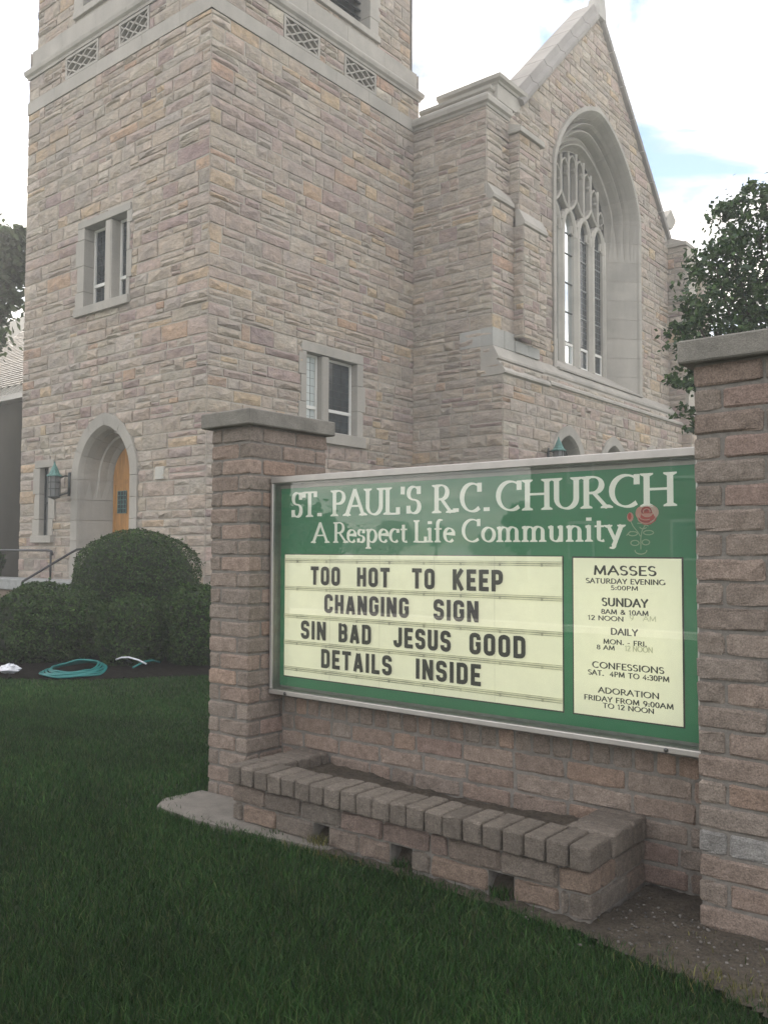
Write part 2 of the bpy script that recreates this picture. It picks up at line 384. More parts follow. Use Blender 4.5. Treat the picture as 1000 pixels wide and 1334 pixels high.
# arches
def parch(half, rise):                                  # two-centred pointed arch (rise > half)
    x0 = (rise*rise-half*half)/(2*half); Rr = half+x0
    zf = lambda x: math.sqrt(max(0, Rr*Rr-(abs(x)+x0)**2)); zi = lambda z: max(0, math.sqrt(max(0, Rr*Rr-z*z))-x0)
    return zf, zi
def sarch(half, rise, p=1.6):
    zf = lambda x: rise*(max(0, 1-abs(x/half)**p))**(1/p); zi = lambda z: half*(max(0, 1-(z/rise)**p))**(1/p)
    return zf, zi
def arch_ring(kind, cu, half, z0, spring, rise, nj=6, na=22):
    """points up the left jamb, over the arch and down the right jamb"""
    zf = kind(half, rise)[0]; P_ = [(cu-half, z0+(spring-z0)*i/nj) for i in range(nj)]
    for i in range(na+1): x = -half*math.cos(math.pi*i/na); P_.append((cu+x, spring+zf(x)))
    return P_+[(cu+half, z0+(spring-z0)*i/nj) for i in range(nj-1, -1, -1)]
def loft_blocks(rings, cuts, fnm, name, parent, material=LIME, gap=.008):
    """rings: list of (pts, depths); cut into separate dressed blocks along the ring index"""
    for a, b in zip(cuts, cuts[1:]):
        V = []; n = b-a+1
        for pts, dep in rings:
            for i in range(a, b+1):
                u, z = pts[i]
                if i == a or i == b:
                    w = pts[i+1] if i == a else pts[i-1]; L = math.hypot(w[0]-u, w[1]-z) or 1
                    u += (w[0]-u)/L*gap/2; z += (w[1]-z)/L*gap/2
                V.append(fnm(u, z, dep[i] if hasattr(dep, '__len__') else dep))
        m_ = len(rings); F = [(k*n+i, k*n+i+1, (k+1)*n+i+1, (k+1)*n+i) for k in range(m_-1) for i in range(n-1)]
        F += [(0*n, 1*n, 1*n, 0*n)][:0]
        fixn(mk(name, V, F, material, parent, lt(.07), smooth=False))
def rect_surround(parent, fnm, u0, u1, z0, z1, ou0, ou1, oz0, oz1, mull=None, depth=.28, proud=.045, sill_out=.07):
    """dressed window surround: jamb blocks, lintel, sill, mullion; o* = opening"""
    def bx(name, a, b, c, d, d0, d1, bev=.008):
        mb = MB(); V = []; 
        mb.bbox(0, 1, 0, 1, 0, 1, 0.0001)
        mb = MB(); p = [fnm(a, c, d0), fnm(b, d, d1)]
        x0, x1 = sorted((p[0][0], p[1][0])); y0, y1 = sorted((p[0][1], p[1][1])); zz0, zz1 = sorted((p[0][2], p[1][2]))
        mb.bbox(x0, x1, y0, y1, zz0, zz1, bev, lt(.05)); return fixn(mb.build(name, LIME, parent))
    zc = oz0; k = 0
    while zc < oz1-.05:
        h = random.choice((.45, .6, .38)); zt = min(oz1, zc+h)
        if oz1-zt < .2: zt = oz1
        ex = .0 if k % 2 else .07
        bx('jamb_stone', u0-ex, ou0, zc+.003, zt-.003, -depth, proud); bx('jamb_stone', ou1, u1+(.07-ex), zc+.003, zt-.003, -depth, proud); zc = zt; k += 1
    bx('lintel', u0, u1, oz1+.003, z1, -depth, proud+.002); bx('sill', u0-.03, u1+.03, z0, oz0-.003, -depth, proud+sill_out)
    if mull: bx('mullion', mull[0], mull[1], oz0+.003, oz1-.003, -depth+.02, proud-.02, .03)
def casement(parent, fnm, a, b, z0, z1, zt, d, pane=GLDARK, lower=None):
    """white framed light with a hopper below; d = depth behind the wall face"""
    mb = MB(); w = .055
    def bx(a_, b_, c, d_, q0, q1, M_=mb):
        p = [fnm(a_, c, q0), fnm(b_, d_, q1)]; M_.box(*sorted((p[0][0], p[1][0])), *sorted((p[0][1], p[1][1])), c, d_)
    bx(a, a+w, z0, z1, -d, -d+.05); bx(b-w, b, z0, z1, -d, -d+.05); bx(a+w, b-w, z0, z0+w, -d, -d+.05); bx(a+w, b-w, z1-w, z1, -d, -d+.05); bx(a+w, b-w, zt, zt+w*1.3, -d, -d+.06)
    f = mb.build('window_frame', WHITEF, parent)
    for (c, e_, mm) in ((z0+w, zt, lower or pane), (zt+w*1.3, z1-w, pane)):
        m2 = MB(); bx(a+w, b-w, c, e_, -d-.012, -d+.012, m2); m2.build('pane', mm, f)
    m3 = MB(); k = int((z1-z0)/.16)
    for i in range(1, k): zz = z0+(z1-z0)*i/k; bx(a+w, b-w, zz-.003, zz+.003, -d+.012, -d+.018, m3)
    for i in (1, 2): uu = a+w+(b-a-2*w)*i/3; bx(uu-.003, uu+.003, z0+w, z1-w, -d+.013, -d+.019, m3)
    m3.build('lead_lines', DARKM, f)
# ------------------------------------------------------------------ ground
def grid(x0, x1, y0, y1, n, m_, zf):
    xs = np.linspace(x0, x1, n); ys = np.linspace(y0, y1, m_); X_, Y_ = np.meshgrid(xs, ys)
    V = np.stack([X_.ravel(), Y_.ravel(), zf(X_, Y_).ravel()], 1); i = np.arange(n*m_).reshape(m_, n)
    return V, np.stack([i[:-1, :-1].ravel(), i[:-1, 1:].ravel(), i[1:, 1:].ravel(), i[1:, :-1].ravel()], 1)
V, F = grid(-1, 1, -1, 1, 2, 2, lambda x, y: x*0); V = V*np.array([240, 180, 1])
mk('ground', V+np.array([0, 0, -.03]), F, LAWNB, kind='structure', origin=(0, 0, 0))
def in_poly(x, y, P_):
    c = np.zeros(x.shape, bool); n = len(P_)
    for i in range(n):
        x1, y1 = P_[i]; x2, y2 = P_[(i+1) % n]
        c ^= ((y1 > y) != (y2 > y)) & (x < (x2-x1)*(y-y1)/((y2-y1) or 1e-9)+x1)
    return c
SLABP = [(-4.30, 3.21), (-4.40, 3.33), (-4.37, 3.60), (-4.0, 3.62), (-3.6, 3.62), (-3.2, 3.45), (-3.02, 3.36), (-3.02, 3.295), (-3.25, 3.265), (-3.45, 3.235), (-3.70, 3.20), (-3.95, 3.185)]
DIRTP = [(-3.05, 3.36), (-3.1, 3.27), (-2.55, 3.275), (-2.0, 3.255), (-1.62, 3.235), (-1.46, 3.19), (-1.30, 3.165), (-1.13, 3.15), (-.87, 3.05), (-.4, 2.98), (0, 3.2), (-.2, 5.2), (-1.6, 5.2), (-1.6, 3.5)]
MULCHP = [(-10.4, 5.15), (-9.9, 5.30), (-9.55, 5.52), (-9.22, 5.85), (-8.95, 6.22), (-8.68, 6.62), (-8.35, 7.0), (-7.6, 7.6), (-7, 9), (-9, 11), (-14, 11), (-14, 6)]
rng2 = np.random.default_rng(3)
def bumpy(x, y, a=.02):
    return a*(np.sin(x*23+y*9)*np.sin(y*31-x*7)*.5+np.sin(x*61+1)*np.sin(y*53)*.3+rng2.normal(0, .25, x.shape)*.5)
def patch(name, P_, step, z, a, material, kind='structure', tint=None):
    xs = [p[0] for p in P_]; ys = [p[1] for p in P_]
    n = int((max(xs)-min(xs))/step)+2; m_ = int((max(ys)-min(ys))/step)+2
    V, F = grid(min(xs), max(xs), min(ys), max(ys), n, m_, lambda x, y: z+bumpy(x, y, a)); c = V[F].mean(1)
    F = F[in_poly(c[:, 0], c[:, 1], P_)]; u_, inv = np.unique(F, return_inverse=True)
    return mk(name, V[u_], inv.reshape(F.shape), material, tint=tint, smooth=True, kind=kind)
patch('soil_patch', DIRTP, .02, -.004, .014, SOIL)
patch('mulch_bed', MULCHP, .04, -.006, .03, mat('dark_mulch', (.012, .010, .008), .97, spec=.1, n1=(15, .4), bump=[(60, .02, 5, 1)]))
ftg = fixn(mk('concrete_footing', [(x, y, .006) for x, y in SLABP]+[(x, y, -.09) for x, y in SLABP], [tuple(range(12))]+[(i, (i+1) % 12, 12+(i+1) % 12, 12+i) for i in range(12)], CONC, tint=(.20, .185, .165)))
tag(ftg, kind='structure')

# grass blades --------------------------------------------------------
def blades(n, sampler, hmin, hmax, w, tints, zoff=-.028, bend=1.0):
    x, y = sampler(n); n = len(x); ang = rng.uniform(0, 2*np.pi, n); h = rng.uniform(hmin, hmax, n)*(1+.35*np.sin(x*1.3+y*.7)*np.sin(y*1.7-x*.4))
    ba = rng.uniform(0, 2*np.pi, n); b = h*rng.uniform(.1, bend, n); ww = w*rng.uniform(.7, 1.3, n)
    dx, dy = np.cos(ang)*ww/2, np.sin(ang)*ww/2; ox, oy = np.cos(ba)*b, np.sin(ba)*b
    V = np.empty((n, 5, 3)); z = np.full(n, zoff)
    V[:, 0] = np.stack([x-dx, y-dy, z], 1); V[:, 1] = np.stack([x+dx, y+dy, z], 1)
    V[:, 2] = np.stack([x+dx*.8+ox*.35, y+dy*.8+oy*.35, z+h*.62], 1); V[:, 3] = np.stack([x-dx*.8+ox*.35, y-dy*.8+oy*.35, z+h*.62], 1)
    V[:, 4] = np.stack([x+ox, y+oy, z+h], 1)
    i = np.arange(n)*5
    F = np.concatenate([np.stack([i, i+1, i+2], 1), np.stack([i, i+2, i+3], 1), np.stack([i+3, i+2, i+4], 1)])
    T = np.asarray(tints)[rng.integers(0, len(tints), n)]*rng.uniform(.45, 1.25, (n, 1))*np.array([.95, 1.12, .76]); patchy = (1+.22*np.sin(x*.9+2*np.sin(y*.6))*np.sin(y*1.1)+.15*np.sin(x*4.1+3*np.sin(y*2.3))*np.sin(y*5.2+x))*1.18
    return V.reshape(-1, 3), F, np.repeat(T*patchy[:, None], 5, 0)
def lawn_ok(x, y):
    ok = ~in_poly(x, y, [(a, b) for a, b in SLABP]) & ~in_poly(x, y, DIRTP) & ~in_poly(x, y, MULCHP)
    ok &= ~((x > -4.36) & (x < -.8) & (y > 3.30) & (y < 4.35))
    return ok
def band(d0, d1, dens, m0=-60, m1=1060):
    def f(n):
        d = np.sqrt(rng.uniform(d0*d0, d1*d1, n)); px = rng.uniform(m0, m1, n)
        x = CAM[0]+fw[0]*d+rt[0]*(px-500)/FPX*d; y = CAM[1]+fw[1]*d+rt[1]*(px-500)/FPX*d; k = lawn_ok(x, y); return x[k], y[k]
    return f, int(dens*(d1*d1-d0*d0)/2*(m1-m0)/FPX)
GT = [(.022, .056, .020), (.028, .066, .023), (.018, .046, .018), (.026, .060, .025), (.020, .050, .02), (.032, .062, .020), (.060, .105, .045), (.024, .058, .018), (.075, .085, .045)]
for d0, d1, dens, h0, h1, w in ((2.2, 3.4, 20000, .022, .058, .0032), (3.4, 5.2, 12000, .022, .056, .0042), (5.2, 9, 5600, .022, .052, .006), (9, 13, 2400, .025, .05, .009)):
    f, n = band(d0, d1, dens, m1=1060 if d1 < 6 else 420); V, F, T = blades(n, f, h0, h1, w, GT)
    mk('grass', V, F, GRASS, tint=T, kind='stuff', origin=(0, 0, 0))
# dry straw blades and weeds by the masonry
def scat(cx_, cy_, sx, sy): return lambda n: (rng.normal(cx_, sx, n), rng.normal(cy_, sy, n))
DT = [(.15, .12, .07), (.11, .09, .05), (.06, .07, .03), (.19, .155, .09)]
VV = []; FF = []; TT = []; b0 = 0
for (cx_, cy_, sx, sy, n, h, tn) in ((-3.5, 3.22, .25, .02, 260, .05, GT), (-2.5, 3.285, .3, .015, 260, .045, GT), (-3.11, 3.33, .03, .02, 90, .10, DT), (-2.6, 3.35, .03, .015, 80, .07, GT), (-2.05, 3.35, .035, .015, 110, .07, GT), (-2.95, 3.24, .2, .02, 120, .05, DT), (-3.42, 3.3, .03, .02, 30, .06, GT), (-2.4, 3.24, .2, .03, 160, .05, GT), (-1.0, 3.15, .18, .05, 260, .05, DT), (-.85, 3.3, .1, .12, 160, .05, DT), (-2.3, 3.2, .6, .03, 380, .05, GT),
                                    (-1.1, 3.08, .2, .03, 200, .05, GT), (-3.4, 3.15, .5, .02, 300, .05, GT), (-1.3, 3.4, .15, .1, 40, .03, DT), (-4.36, 3.4, .02, .12, 90, .05, GT), (-1.75, 3.20, .25, .02, 150, .045, GT)):
    V, F, T = blades(n, scat(cx_, cy_, sx, sy), h*.5, h, .004, tn, -.01, .9); VV.append(V); FF.append(F+b0); TT.append(T); b0 += len(V)
mk('weeds_and_straw', np.concatenate(VV), np.concatenate(FF), GRASS, tint=np.concatenate(TT), kind='stuff', origin=(0, 0, 0))
mb = MB()
for i in range(330):
    x = random.gauss(-1.25, .32); y = random.gauss(3.42, .2)
    if not (-2.1 < x < -.4 and 3.12 < y < 3.9): continue
    s = random.uniform(.002, .008); k = random.uniform(.05, .17)
    mb.lathe((x, y, random.uniform(0, .006)), [(0, -s*.5), (s, 0), (s*.7, s*.6), (0, s*.8)], 5, (k, k*.93, k*.84), random.random())
mb.build('pebbles', PEB, kind='stuff')

# ------------------------------------------------------------------ church tower
TX0, TX1, TY0, TY1 = -20.3, -13.36, 11.0, 17.86
tower = empty('church_tower', 'tall square rock-faced stone bell tower with the arched oak door', 'tower', (-13.36, 11, 0))
dz, di = parch(1.24, 1.4)
door_o = arch_open(-16.74, 1.10, 0.8, 3.1, lambda x: 3.1+parch(1.1, 1.26)[0](x), lambda z: parch(1.1, 1.26)[1](z-3.1))
fo = [rect_open(-17.9, -15.98, 6.9, 8.95), door_o, rect_open(-19.55, -18.82, 1.75, 3.55), rect_open(-18.45, -14.95, 14.1, 17.5)]
ro = [rect_open(13.62, 15.6, 4.0, 6.08), rect_open(12.5, 16.3, 14.1, 17.5)]
BZ = 12.30
bands = mk_bands(0, BZ, 4)
bands = [b for b in bands if b[0] < BZ-.05]; bands[-1] = (bands[-1][0], BZ)
wf = Wall(TX0-.02, TX1+.02, 0, BZ, Yp(TY0), openings=fo[:3], seed=11, warm=.8); wr = Wall(TY0-.02, TY1, 0, BZ, Xp(TX1), openings=ro[:1], seed=12, warm=1.5)
st = wf.stones(bands)+wr.stones(bands)
# frieze band stones between smooth band and cornice
fz = [(12.62, 12.88), (12.88, 13.18)]
PANR = [(12.97, 14.1), (14.94, 16.1)]; PANL = [(-18.65, -17.3), (-16.5, -15.4)]
wf2 = Wall(TX0-.02, TX1+.02, 12.62, 13.18, Yp(TY0), openings=[rect_open(a, b, 12.62, 13.18) for a, b in PANL], seed=13); wr2 = Wall(TY0-.02, TY1, 12.62, 13.18, Xp(TX1), openings=[rect_open(a, b, 12.62, 13.18) for a, b in PANR], seed=14, warm=1.4)
st += wf2.stones(fz)+wr2.stones(fz)
ub = mk_bands(13.95, 22, 5); ins = .12
wf3 = Wall(TX0+ins, TX1-ins+.02, 13.95, 18, Yp(TY0+ins), openings=fo[3:], seed=15, warm=.6); wr3 = Wall(TY0+ins-.02, TY1-ins-.1, 13.95, 18, Xp(TX1-ins), openings=ro[1:], seed=16, warm=.7)
st += wf3.stones(ub[:22])+wr3.stones(ub[:22])
emit_stones(st, tower)
mb = MB()
for w in (wf, wr, wf2, wr2, wf3, wr3): w.backing(mb)
# hidden back and left sides plus top keep the sun and the light out
mb.add([(TX0, TY0, 0), (TX0, TY1, 0), (TX0, TY1, 13.9), (TX0, TY0, 13.9)], [(0, 1, 2, 3)]); mb.add([(TX0, TY1, 0), (TX1, TY1, 0), (TX1, TY1, 13.9), (TX0, TY1, 13.9)], [(0, 1, 2, 3)])
a, b, c, d = TX0+ins, TX1-ins, TY0+ins, TY1-ins
mb.add([(a, c, 13.9), (a, d, 13.9), (a, d, 18), (a, c, 18)], [(0, 1, 2, 3)]); mb.add([(a, d, 13.9), (b, d, 13.9), (b, d, 18), (a, d, 18)], [(0, 1, 2, 3)]); mb.add([(a, c, 18), (b, c, 18), (b, d, 18), (a, d, 18)], [(0, 1, 2, 3)])
mb.build('mortar_wall', MORTAR, tower)
# smooth stone bands, in blocks
def block_course(parent, name, fnm, u0, u1, z0, z1, d0, d1, L=1.3, seed=1, slope=None):
    rs = random.Random(seed); u = u0
    while u < u1-.05:
        v = min(u1, u+L*rs.uniform(.75, 1.25))
        if u1-v < .4: v = u1
        mb = MB()
        prof = slope or [(d0, z0), (d1, z0), (d1, z1), (d0, z1)]
        mb.prism([(p, q) for p, q in prof], lambda p, q, t_: fnm(t_, q, p), u+.003, v-.003, lt(.05)); fixn(mb.build(name, LIME, parent)); u = v
block_course(tower, 'band_stone', Yp(TY0), TX0-.035, TX1+.035, BZ+.004, 12.616, -.05, .035, 1.5, 1); block_course(tower, 'band_stone', Xp(TX1), TY0-.032, TY1, BZ+.004, 12.616, -.05, .036, 1.5, 2)
CORN = [(-.2, 13.186), (.04, 13.186), (.05, 13.24), (.10, 13.29), (.115, 13.36), (.115, 13.40), (-.0, 13.52), (-.0, 13.54), (-.2, 13.54)]
def corner_course(parent, name, prof, seed, material=LIME, ext=None):
    """course that wraps the tower corner with a mitre: prof = (d, z)"""
    rs = random.Random(seed)
    for which in (0, 1):
        lim0, lim1 = (TX0, TX1) if which == 0 else (TY0, TY1); u = lim0; n = 5; step = (lim1-lim0)/n
        for i in range(n):
            a_, b_ = lim0+i*step, lim0+(i+1)*step; V = []
            for e_ in (0, 1):
                for d_, z_ in prof:
                    if which == 0: x = (a_ if e_ == 0 else b_); x += .003*(1 if e_ == 0 else -1); x = x+d_ if (e_ == 1 and i == n-1) else (x-d_ if (e_ == 0 and i == 0) else x); V.append((x, TY0-d_, z_))
                    else: y = (a_ if e_ == 0 else b_); y += .003*(1 if e_ == 0 else -1); y = y-d_ if (e_ == 0 and i == 0) else (y+d_ if (e_ == 1 and i == n-1) else y); V.append((TX1+d_, y, z_))
            m_ = len(prof); F = [(k, (k+1) % m_, m_+(k+1) % m_, m_+k) for k in range(m_)]+[tuple(range(m_))[::-1], tuple(range(m_, 2*m_))]
            fixn(mk(name, V, F, material, parent, lt(.05)))
corner_course(tower, 'cornice_stone', CORN, 3)
corner_course(tower, 'offset_stone', [(-.3, 13.545), (-.03, 13.545), (-.03, 13.93), (-.07, 13.95), (-.3, 13.95)], 4)
# diamond tracery panels
def panel(fnm, u0, u1, z0, z1):
    def bar(mb, p, q, w=.022, d0=-.07, d1=.02):
        L = math.hypot(q[0]-p[0], q[1]-p[1]); nx, nz = -(q[1]-p[1])/L*w, (q[0]-p[0])/L*w
        mb.prism([(p[0]+nx, p[1]+nz), (q[0]+nx, q[1]+nz), (q[0]-nx, q[1]-nz), (p[0]-nx, p[1]-nz)], lambda a_, b_, t_: fnm(a_, b_, t_), d0, d1, LT)
    root = MB(); root.box(*sorted((fnm(u0, z0, -.13)[0], fnm(u1, z1, -.09)[0])), *sorted((fnm(u0, z0, -.13)[1], fnm(u1, z1, -.09)[1])), z0, z1, (.33, .31, .28))
    o = root.build('tracery_panel', LIME, tower)
    fr_ = MB(); w = .03
    bar(fr_, (u0, z0+w), (u1, z0+w), w, -.09, .030); bar(fr_, (u0, z1-w), (u1, z1-w), w, -.09, .030); bar(fr_, (u0+w, z0+2*w), (u0+w, z1-2*w), w, -.09, .028); bar(fr_, (u1-w, z0+2*w), (u1-w, z1-2*w), w, -.09, .028)
    fixn(fr_.build('panel_border', LIME, o)); nn = 3; cw = (u1-u0-2*w)/nn; k = 0
    for i in range(nn):
        for j in (0, 1):
            a_ = u0+w+cw*i; b_ = a_+cw; c_ = z0+2*w+(z1-z0-4*w)*j/2; d_ = c_+(z1-z0-4*w)/2; m1 = (a_+b_)/2; m2 = (c_+d_)/2; mb = MB()
            for s_, pts in ((1, [(a_, c_), (a_+cw*.36, m2-.02), (m1, m2)]), (1, [(b_, c_), (b_-cw*.36, m2-.02), (m1, m2)]), (1, [(a_, d_), (a_+cw*.36, m2+.02), (m1, m2)]), (1, [(b_, d_), (b_-cw*.36, m2+.02), (m1, m2)])):
                for p, q in zip(pts, pts[1:]): k += 1; bar(mb, p, q, .017, -.088, .010+.0015*(k % 7))
            fixn(mb.build('tracery_bar', LIME, o))
for a, b in PANR: panel(Xp(TX1), a, b, 12.63, 13.17)
for a, b in PANL: panel(Yp(TY0), a, b, 12.63, 13.17)
# belfry openings
for fnm, a, b, pl in ((Yp(TY0+ins), -18.45, -14.95, 0), (Xp(TX1-ins), 12.5, 16.3, 1)):
    rect_surround(tower, fnm, a-.02, b+.02, 14.08, 17.55, a+.30, b-.30, 14.25, 17.3, mull=((a+b)/2-.12, (a+b)/2+.12), depth=.5, proud=.03, sill_out=.05)
    p = fnm(a+.3, 14.2, -.5); q = fnm(b-.3, 17.3, -.54); mb = MB(); mb.box(*sorted((p[0], q[0])), *sorted((p[1], q[1])), 14.2, 17.3); lo_ = mb.build('belfry_backing', DARKM, tower)
    mb = MB()
    for i in range(16):
        z = 14.3+i*.19
        mb.prism([(-.46, z+.13), (-.45, z+.15), (-.27, z+.02), (-.28, z)], lambda p_, q_, t_: fnm(t_, q_, p_), a+.3, b-.3, (.3, .3, .3))
    mb.build('louvres', DARKM, tower)
# windows
fY, fX = Yp(TY0), Xp(TX1)
rect_surround(tower, fY, -17.95, -15.93, 6.80, 9.02, -17.68, -16.05, 7.0, 8.85, mull=(-16.90, -16.66))
wl = []
casement(tower, fY, -17.68, -16.90, 7.0, 8.85, 7.50, .27); casement(tower, fY, -16.66, -16.05, 7.0, 8.85, 7.50, .27)
rect_surround(tower, fX, 13.57, 15.65, 3.92, 6.12, 13.74, 15.44, 4.18, 5.90, mull=(14.27, 14.50))
casement(tower, fX, 13.74, 14.27, 4.18, 5.90, 4.68, .2, GLPALE); casement(tower, fX, 14.50, 15.44, 4.18, 5.90, 4.68, .2)
rect_surround(tower, fY, -19.6, -18.78, 1.68, 3.63, -19.38, -18.98, 1.85, 3.45, depth=.2)
mb = MB(); mb.box(-19.38, -18.98, 11.12, 11.14, 1.85, 3.45); g_ = mb.build('window', GLGREY, tower)
mb = MB(); mb.box(-19.38, -19.34, 11.09, 11.118, 1.85, 3.45); mb.box(-19.02, -18.98, 11.09, 11.118, 1.85, 3.45); mb.box(-19.34, -19.02, 11.09, 11.118, 2.6, 2.64); mb.build('window_frame', DARKM, g_)
# arched doorway: face band then moulded reveal
def rings_for(kind, cu, z0, spring, specs, nj, na):
    o = []
    for (half, rise, dj, da) in specs:
        pts = arch_ring(kind, cu, half, z0, spring, rise, nj, na); m_ = len(pts); dep = []
        for i in range(m_):
            j = i/nj if i < nj else ((m_-1-i)/nj if i > m_-1-nj else 1.0); k = max(0, min(1, (j-.8)/.2)) if j < 1 else 1
            dep.append(dj*(1-k)+da*k)
        o.append((pts, dep))
    return o
nj, na = 5, 24
R_ = rings_for(parch, -16.74, .8, 3.1, [(1.24, 1.42, -.03, -.03), (1.24, 1.42, .07, .07), (.99, 1.15, .07, .07), (.96, 1.11, .02, .02), (.93, 1.07, -.08, -.05), (.90, 1.03, -.16, -.20), (.87, 1.00, -.25, -.17), (.84, .97, -.32, -.36), (.80, .92, -.42, -.38), (.76, .88, -.50, -.55), (.70, .81, -.64, -.64), (.68, .79, -.72, -.72)], nj, na)
M_ = len(R_[0][0]); loft_blocks(R_, [0, 1, 2, 3, 4, 5, 9, 13, 17, 21, 25, 29, 30, 31, 32, 33, M_-1], fY, 'arch_stone', tower)
# door leaves
def arch_plate(name, kind, cu, half, z0, spring, rise, fnm, d0, d1, material, parent, a0=None, a1=None, tn=(.4, .4, .4)):
    zf = kind(half, rise)[0]; us = [cu-half+2*half*i/20 for i in range(21)]; us = [u for u in us if (a0 is None or u >= a0-1e-6) and (a1 is None or u <= a1+1e-6)]
    if a0 is not None and us[0] > a0+1e-4: us = [a0]+us
    if a1 is not None and us[-1] < a1-1e-4: us += [a1]
    P_ = [(us[0], z0)]+[(u, spring+zf(u-cu)) for u in us]+[(us[-1], z0)]; mb = MB(); mb.prism(P_, lambda p, q, t_: fnm(p, q, t_), d0, d1, tn); return fixn(mb.build(name, material, parent))
for a0, a1 in ((-17.42, -16.75), (-16.73, -16.06)):
    dr = arch_plate('door', parch, -16.74, .69, .85, 3.1, .80, fY, -.74, -.66, WOOD, tower, a0, a1)
    mb = MB(); w_ = .09
    mb.box(a0+.02, a1-.02, 11.648, 11.659, 3.02, 3.11); mb.box(a0+.02, a0+w_, 11.65, 11.659, .87, 3.0); mb.box(a1-w_, a1-.02, 11.65, 11.659, .87, 3.0); mb.box(a0+w_+.005, a1-w_-.005, 11.65, 11.659, 1.55, 1.66); mb.build('door_moulding', WOOD, dr)
    mb = MB(); mb.box(a0+.2, a1-.14, 11.652, 11.659, 2.35, 2.85); dw = mb.build('door_window', GLDARK, dr)
    mb = MB()
    for i in range(4): mb.box(a0+.2+i*.11-.006, a0+.2+i*.11+.006, 11.640, 11.650, 2.35, 2.85)
    for i in range(6): mb.box(a0+.2, a1-.14, 11.641, 11.649, 2.35+i*.1-.006, 2.35+i*.1+.006)
    mb.build('window_grille', COPPER, dr)
mb = MB(); mb.box(-17.08+.02, -16.98, 11.62, 11.66, 1.5, 1.85); mb.build('door_handle', DARKM, dr)
# plaque beside the door
mb = MB(); mb.bbox(-14.9, -14.62, 10.945, 11.0, 2.96, 3.22, .005, (.55, .54, .50)); pq = mb.build('stone_block', LIME, tower)

# ------------------------------------------------------------------ wall lanterns
def lantern(loc, dirv, label, s=1.0):
    t = empty('wall_lantern', label, 'lantern', loc, 'wall lanterns'); x, y, z = loc
    def P3(a, b, c): return (x+dirv[0]*a*s-dirv[1]*b*s, y+dirv[1]*a*s+dirv[0]*b*s, z+c*s)
    mb = MB(); mb.tube([P3(.0, 0, .16), P3(.10, 0, .17), P3(.20, 0, .12)], .018*s, 6); mb.tube([P3(0, 0, -.16), P3(.12, 0, -.2), P3(.22, 0, -.25)], .016*s, 6); mb.tube([P3(.02, 0, -.24), P3(.02, 0, .24)], .03*s, 6); mb.build('bracket', DARKM, t, smooth=True)
    c = P3(.30, 0, 0); mb = MB(); mb.lathe(c, [(0, .46*s), (.012*s, .44*s), (.02*s, .40*s), (.045*s, .35*s), (.11*s, .20*s), (.155*s, .17*s), (.155*s, .15*s), (0, .15*s)], 8, ph=math.pi/8); mb.build('roof', COPPER, t)
    mb = MB(); mb.lathe(c, [(0, -.32*s), (.05*s, -.30*s), (.125*s, -.27*s), (.125*s, -.25*s), (0, -.25*s)], 8, ph=math.pi/8)
    for k in range(8):
        a_ = math.pi/8+k*math.pi/4; mb.tube([(c[0]+.115*s*math.cos(a_), c[1]+.115*s*math.sin(a_), c[2]-.26*s), (c[0]+.115*s*math.cos(a_), c[1]+.115*s*math.sin(a_), c[2]+.16*s)], .008*s, 4)
    for zz in (-.10, .03): mb.lathe(c, [(.108*s, zz*s-.008*s), (.122*s, zz*s-.008*s), (.122*s, zz*s+.008*s), (.108*s, zz*s+.008*s)], 8, ph=math.pi/8)
    mb.build('cage', DARKM, t)
    mb = MB(); mb.lathe(c, [(.103*s, -.25*s), (.103*s, .15*s)], 8, ph=math.pi/8); mb.build('lantern_glass', GLGREY, t)
lantern((-18.03, 10.94, 3.0), (-.45, -.9), 'wall lantern with verdigris cap left of the oak church door', 1.12)
lantern((-10.68, 19.75, 3.85), (1, -.25), 'wall lantern with teal copper spire cap showing above the sign', 1.2)

# ------------------------------------------------------------------ landing, steps, rails
st_ = empty('door_steps', 'pale concrete landing and steps in front of the oak door', 'steps', (-16.5, 10, 0))
mb = MB(); mb.bbox(-24, -14.6, 10.2, 10.94, .60, .85, .015, (.33, .34, .34)); mb.build('landing_slab', CONC, st_)
mb = MB(); mb.bbox(-24, -14.6, 10.28, 10.93, -.1, .59, .01, (.25, .20, .16)); mb.build('landing_base', CONC, st_)
for i in range(3):
    mb = MB(); mb.bbox(-17.3, -14.8, 9.18+i*.34, 9.18+(i+1)*.34-.004, -.1, .17*(i+1)+.09, .012, (.33, .33, .32)); mb.build('step', CONC, st_)
h1 = empty('stair_handrail', 'dark metal stair handrail sloping down beside the round bush', 'handrail', (-17, 9.6, 0))
mb = MB(); mb.tube([(-17, 10.9, 1.53), (-17, 10.62, 1.53), (-17, 10.50, 1.52), (-17, 10.38, 1.46), (-17, 9.36, .90), (-17, 9.29, .86), (-17, 9.27, .80)], .026, 8); mb.build('rail', RAIL, h1, smooth=True)
mb = MB(); mb.tube([(-17, 9.27, .25), (-17, 9.27, .80)], .026, 8); mb.build('post', RAIL, h1, smooth=True)
h2 = empty('landing_handrail', 'dark level metal handrail along the landing at the left edge', 'handrail', (-18, 10.4, .85))
mb = MB(); mb.tube([(-24, 10.4, 1.50), (-17.95, 10.4, 1.50), (-17.84, 10.4, 1.48), (-17.78, 10.4, 1.40)], .026, 8); mb.build('rail', RAIL, h2, smooth=True)
for x in (-17.86, -20.5): mb = MB(); mb.tube([(x, 10.4, .85), (x, 10.4, 1.48)], .024, 8); mb.build('post', RAIL, h2, smooth=True)

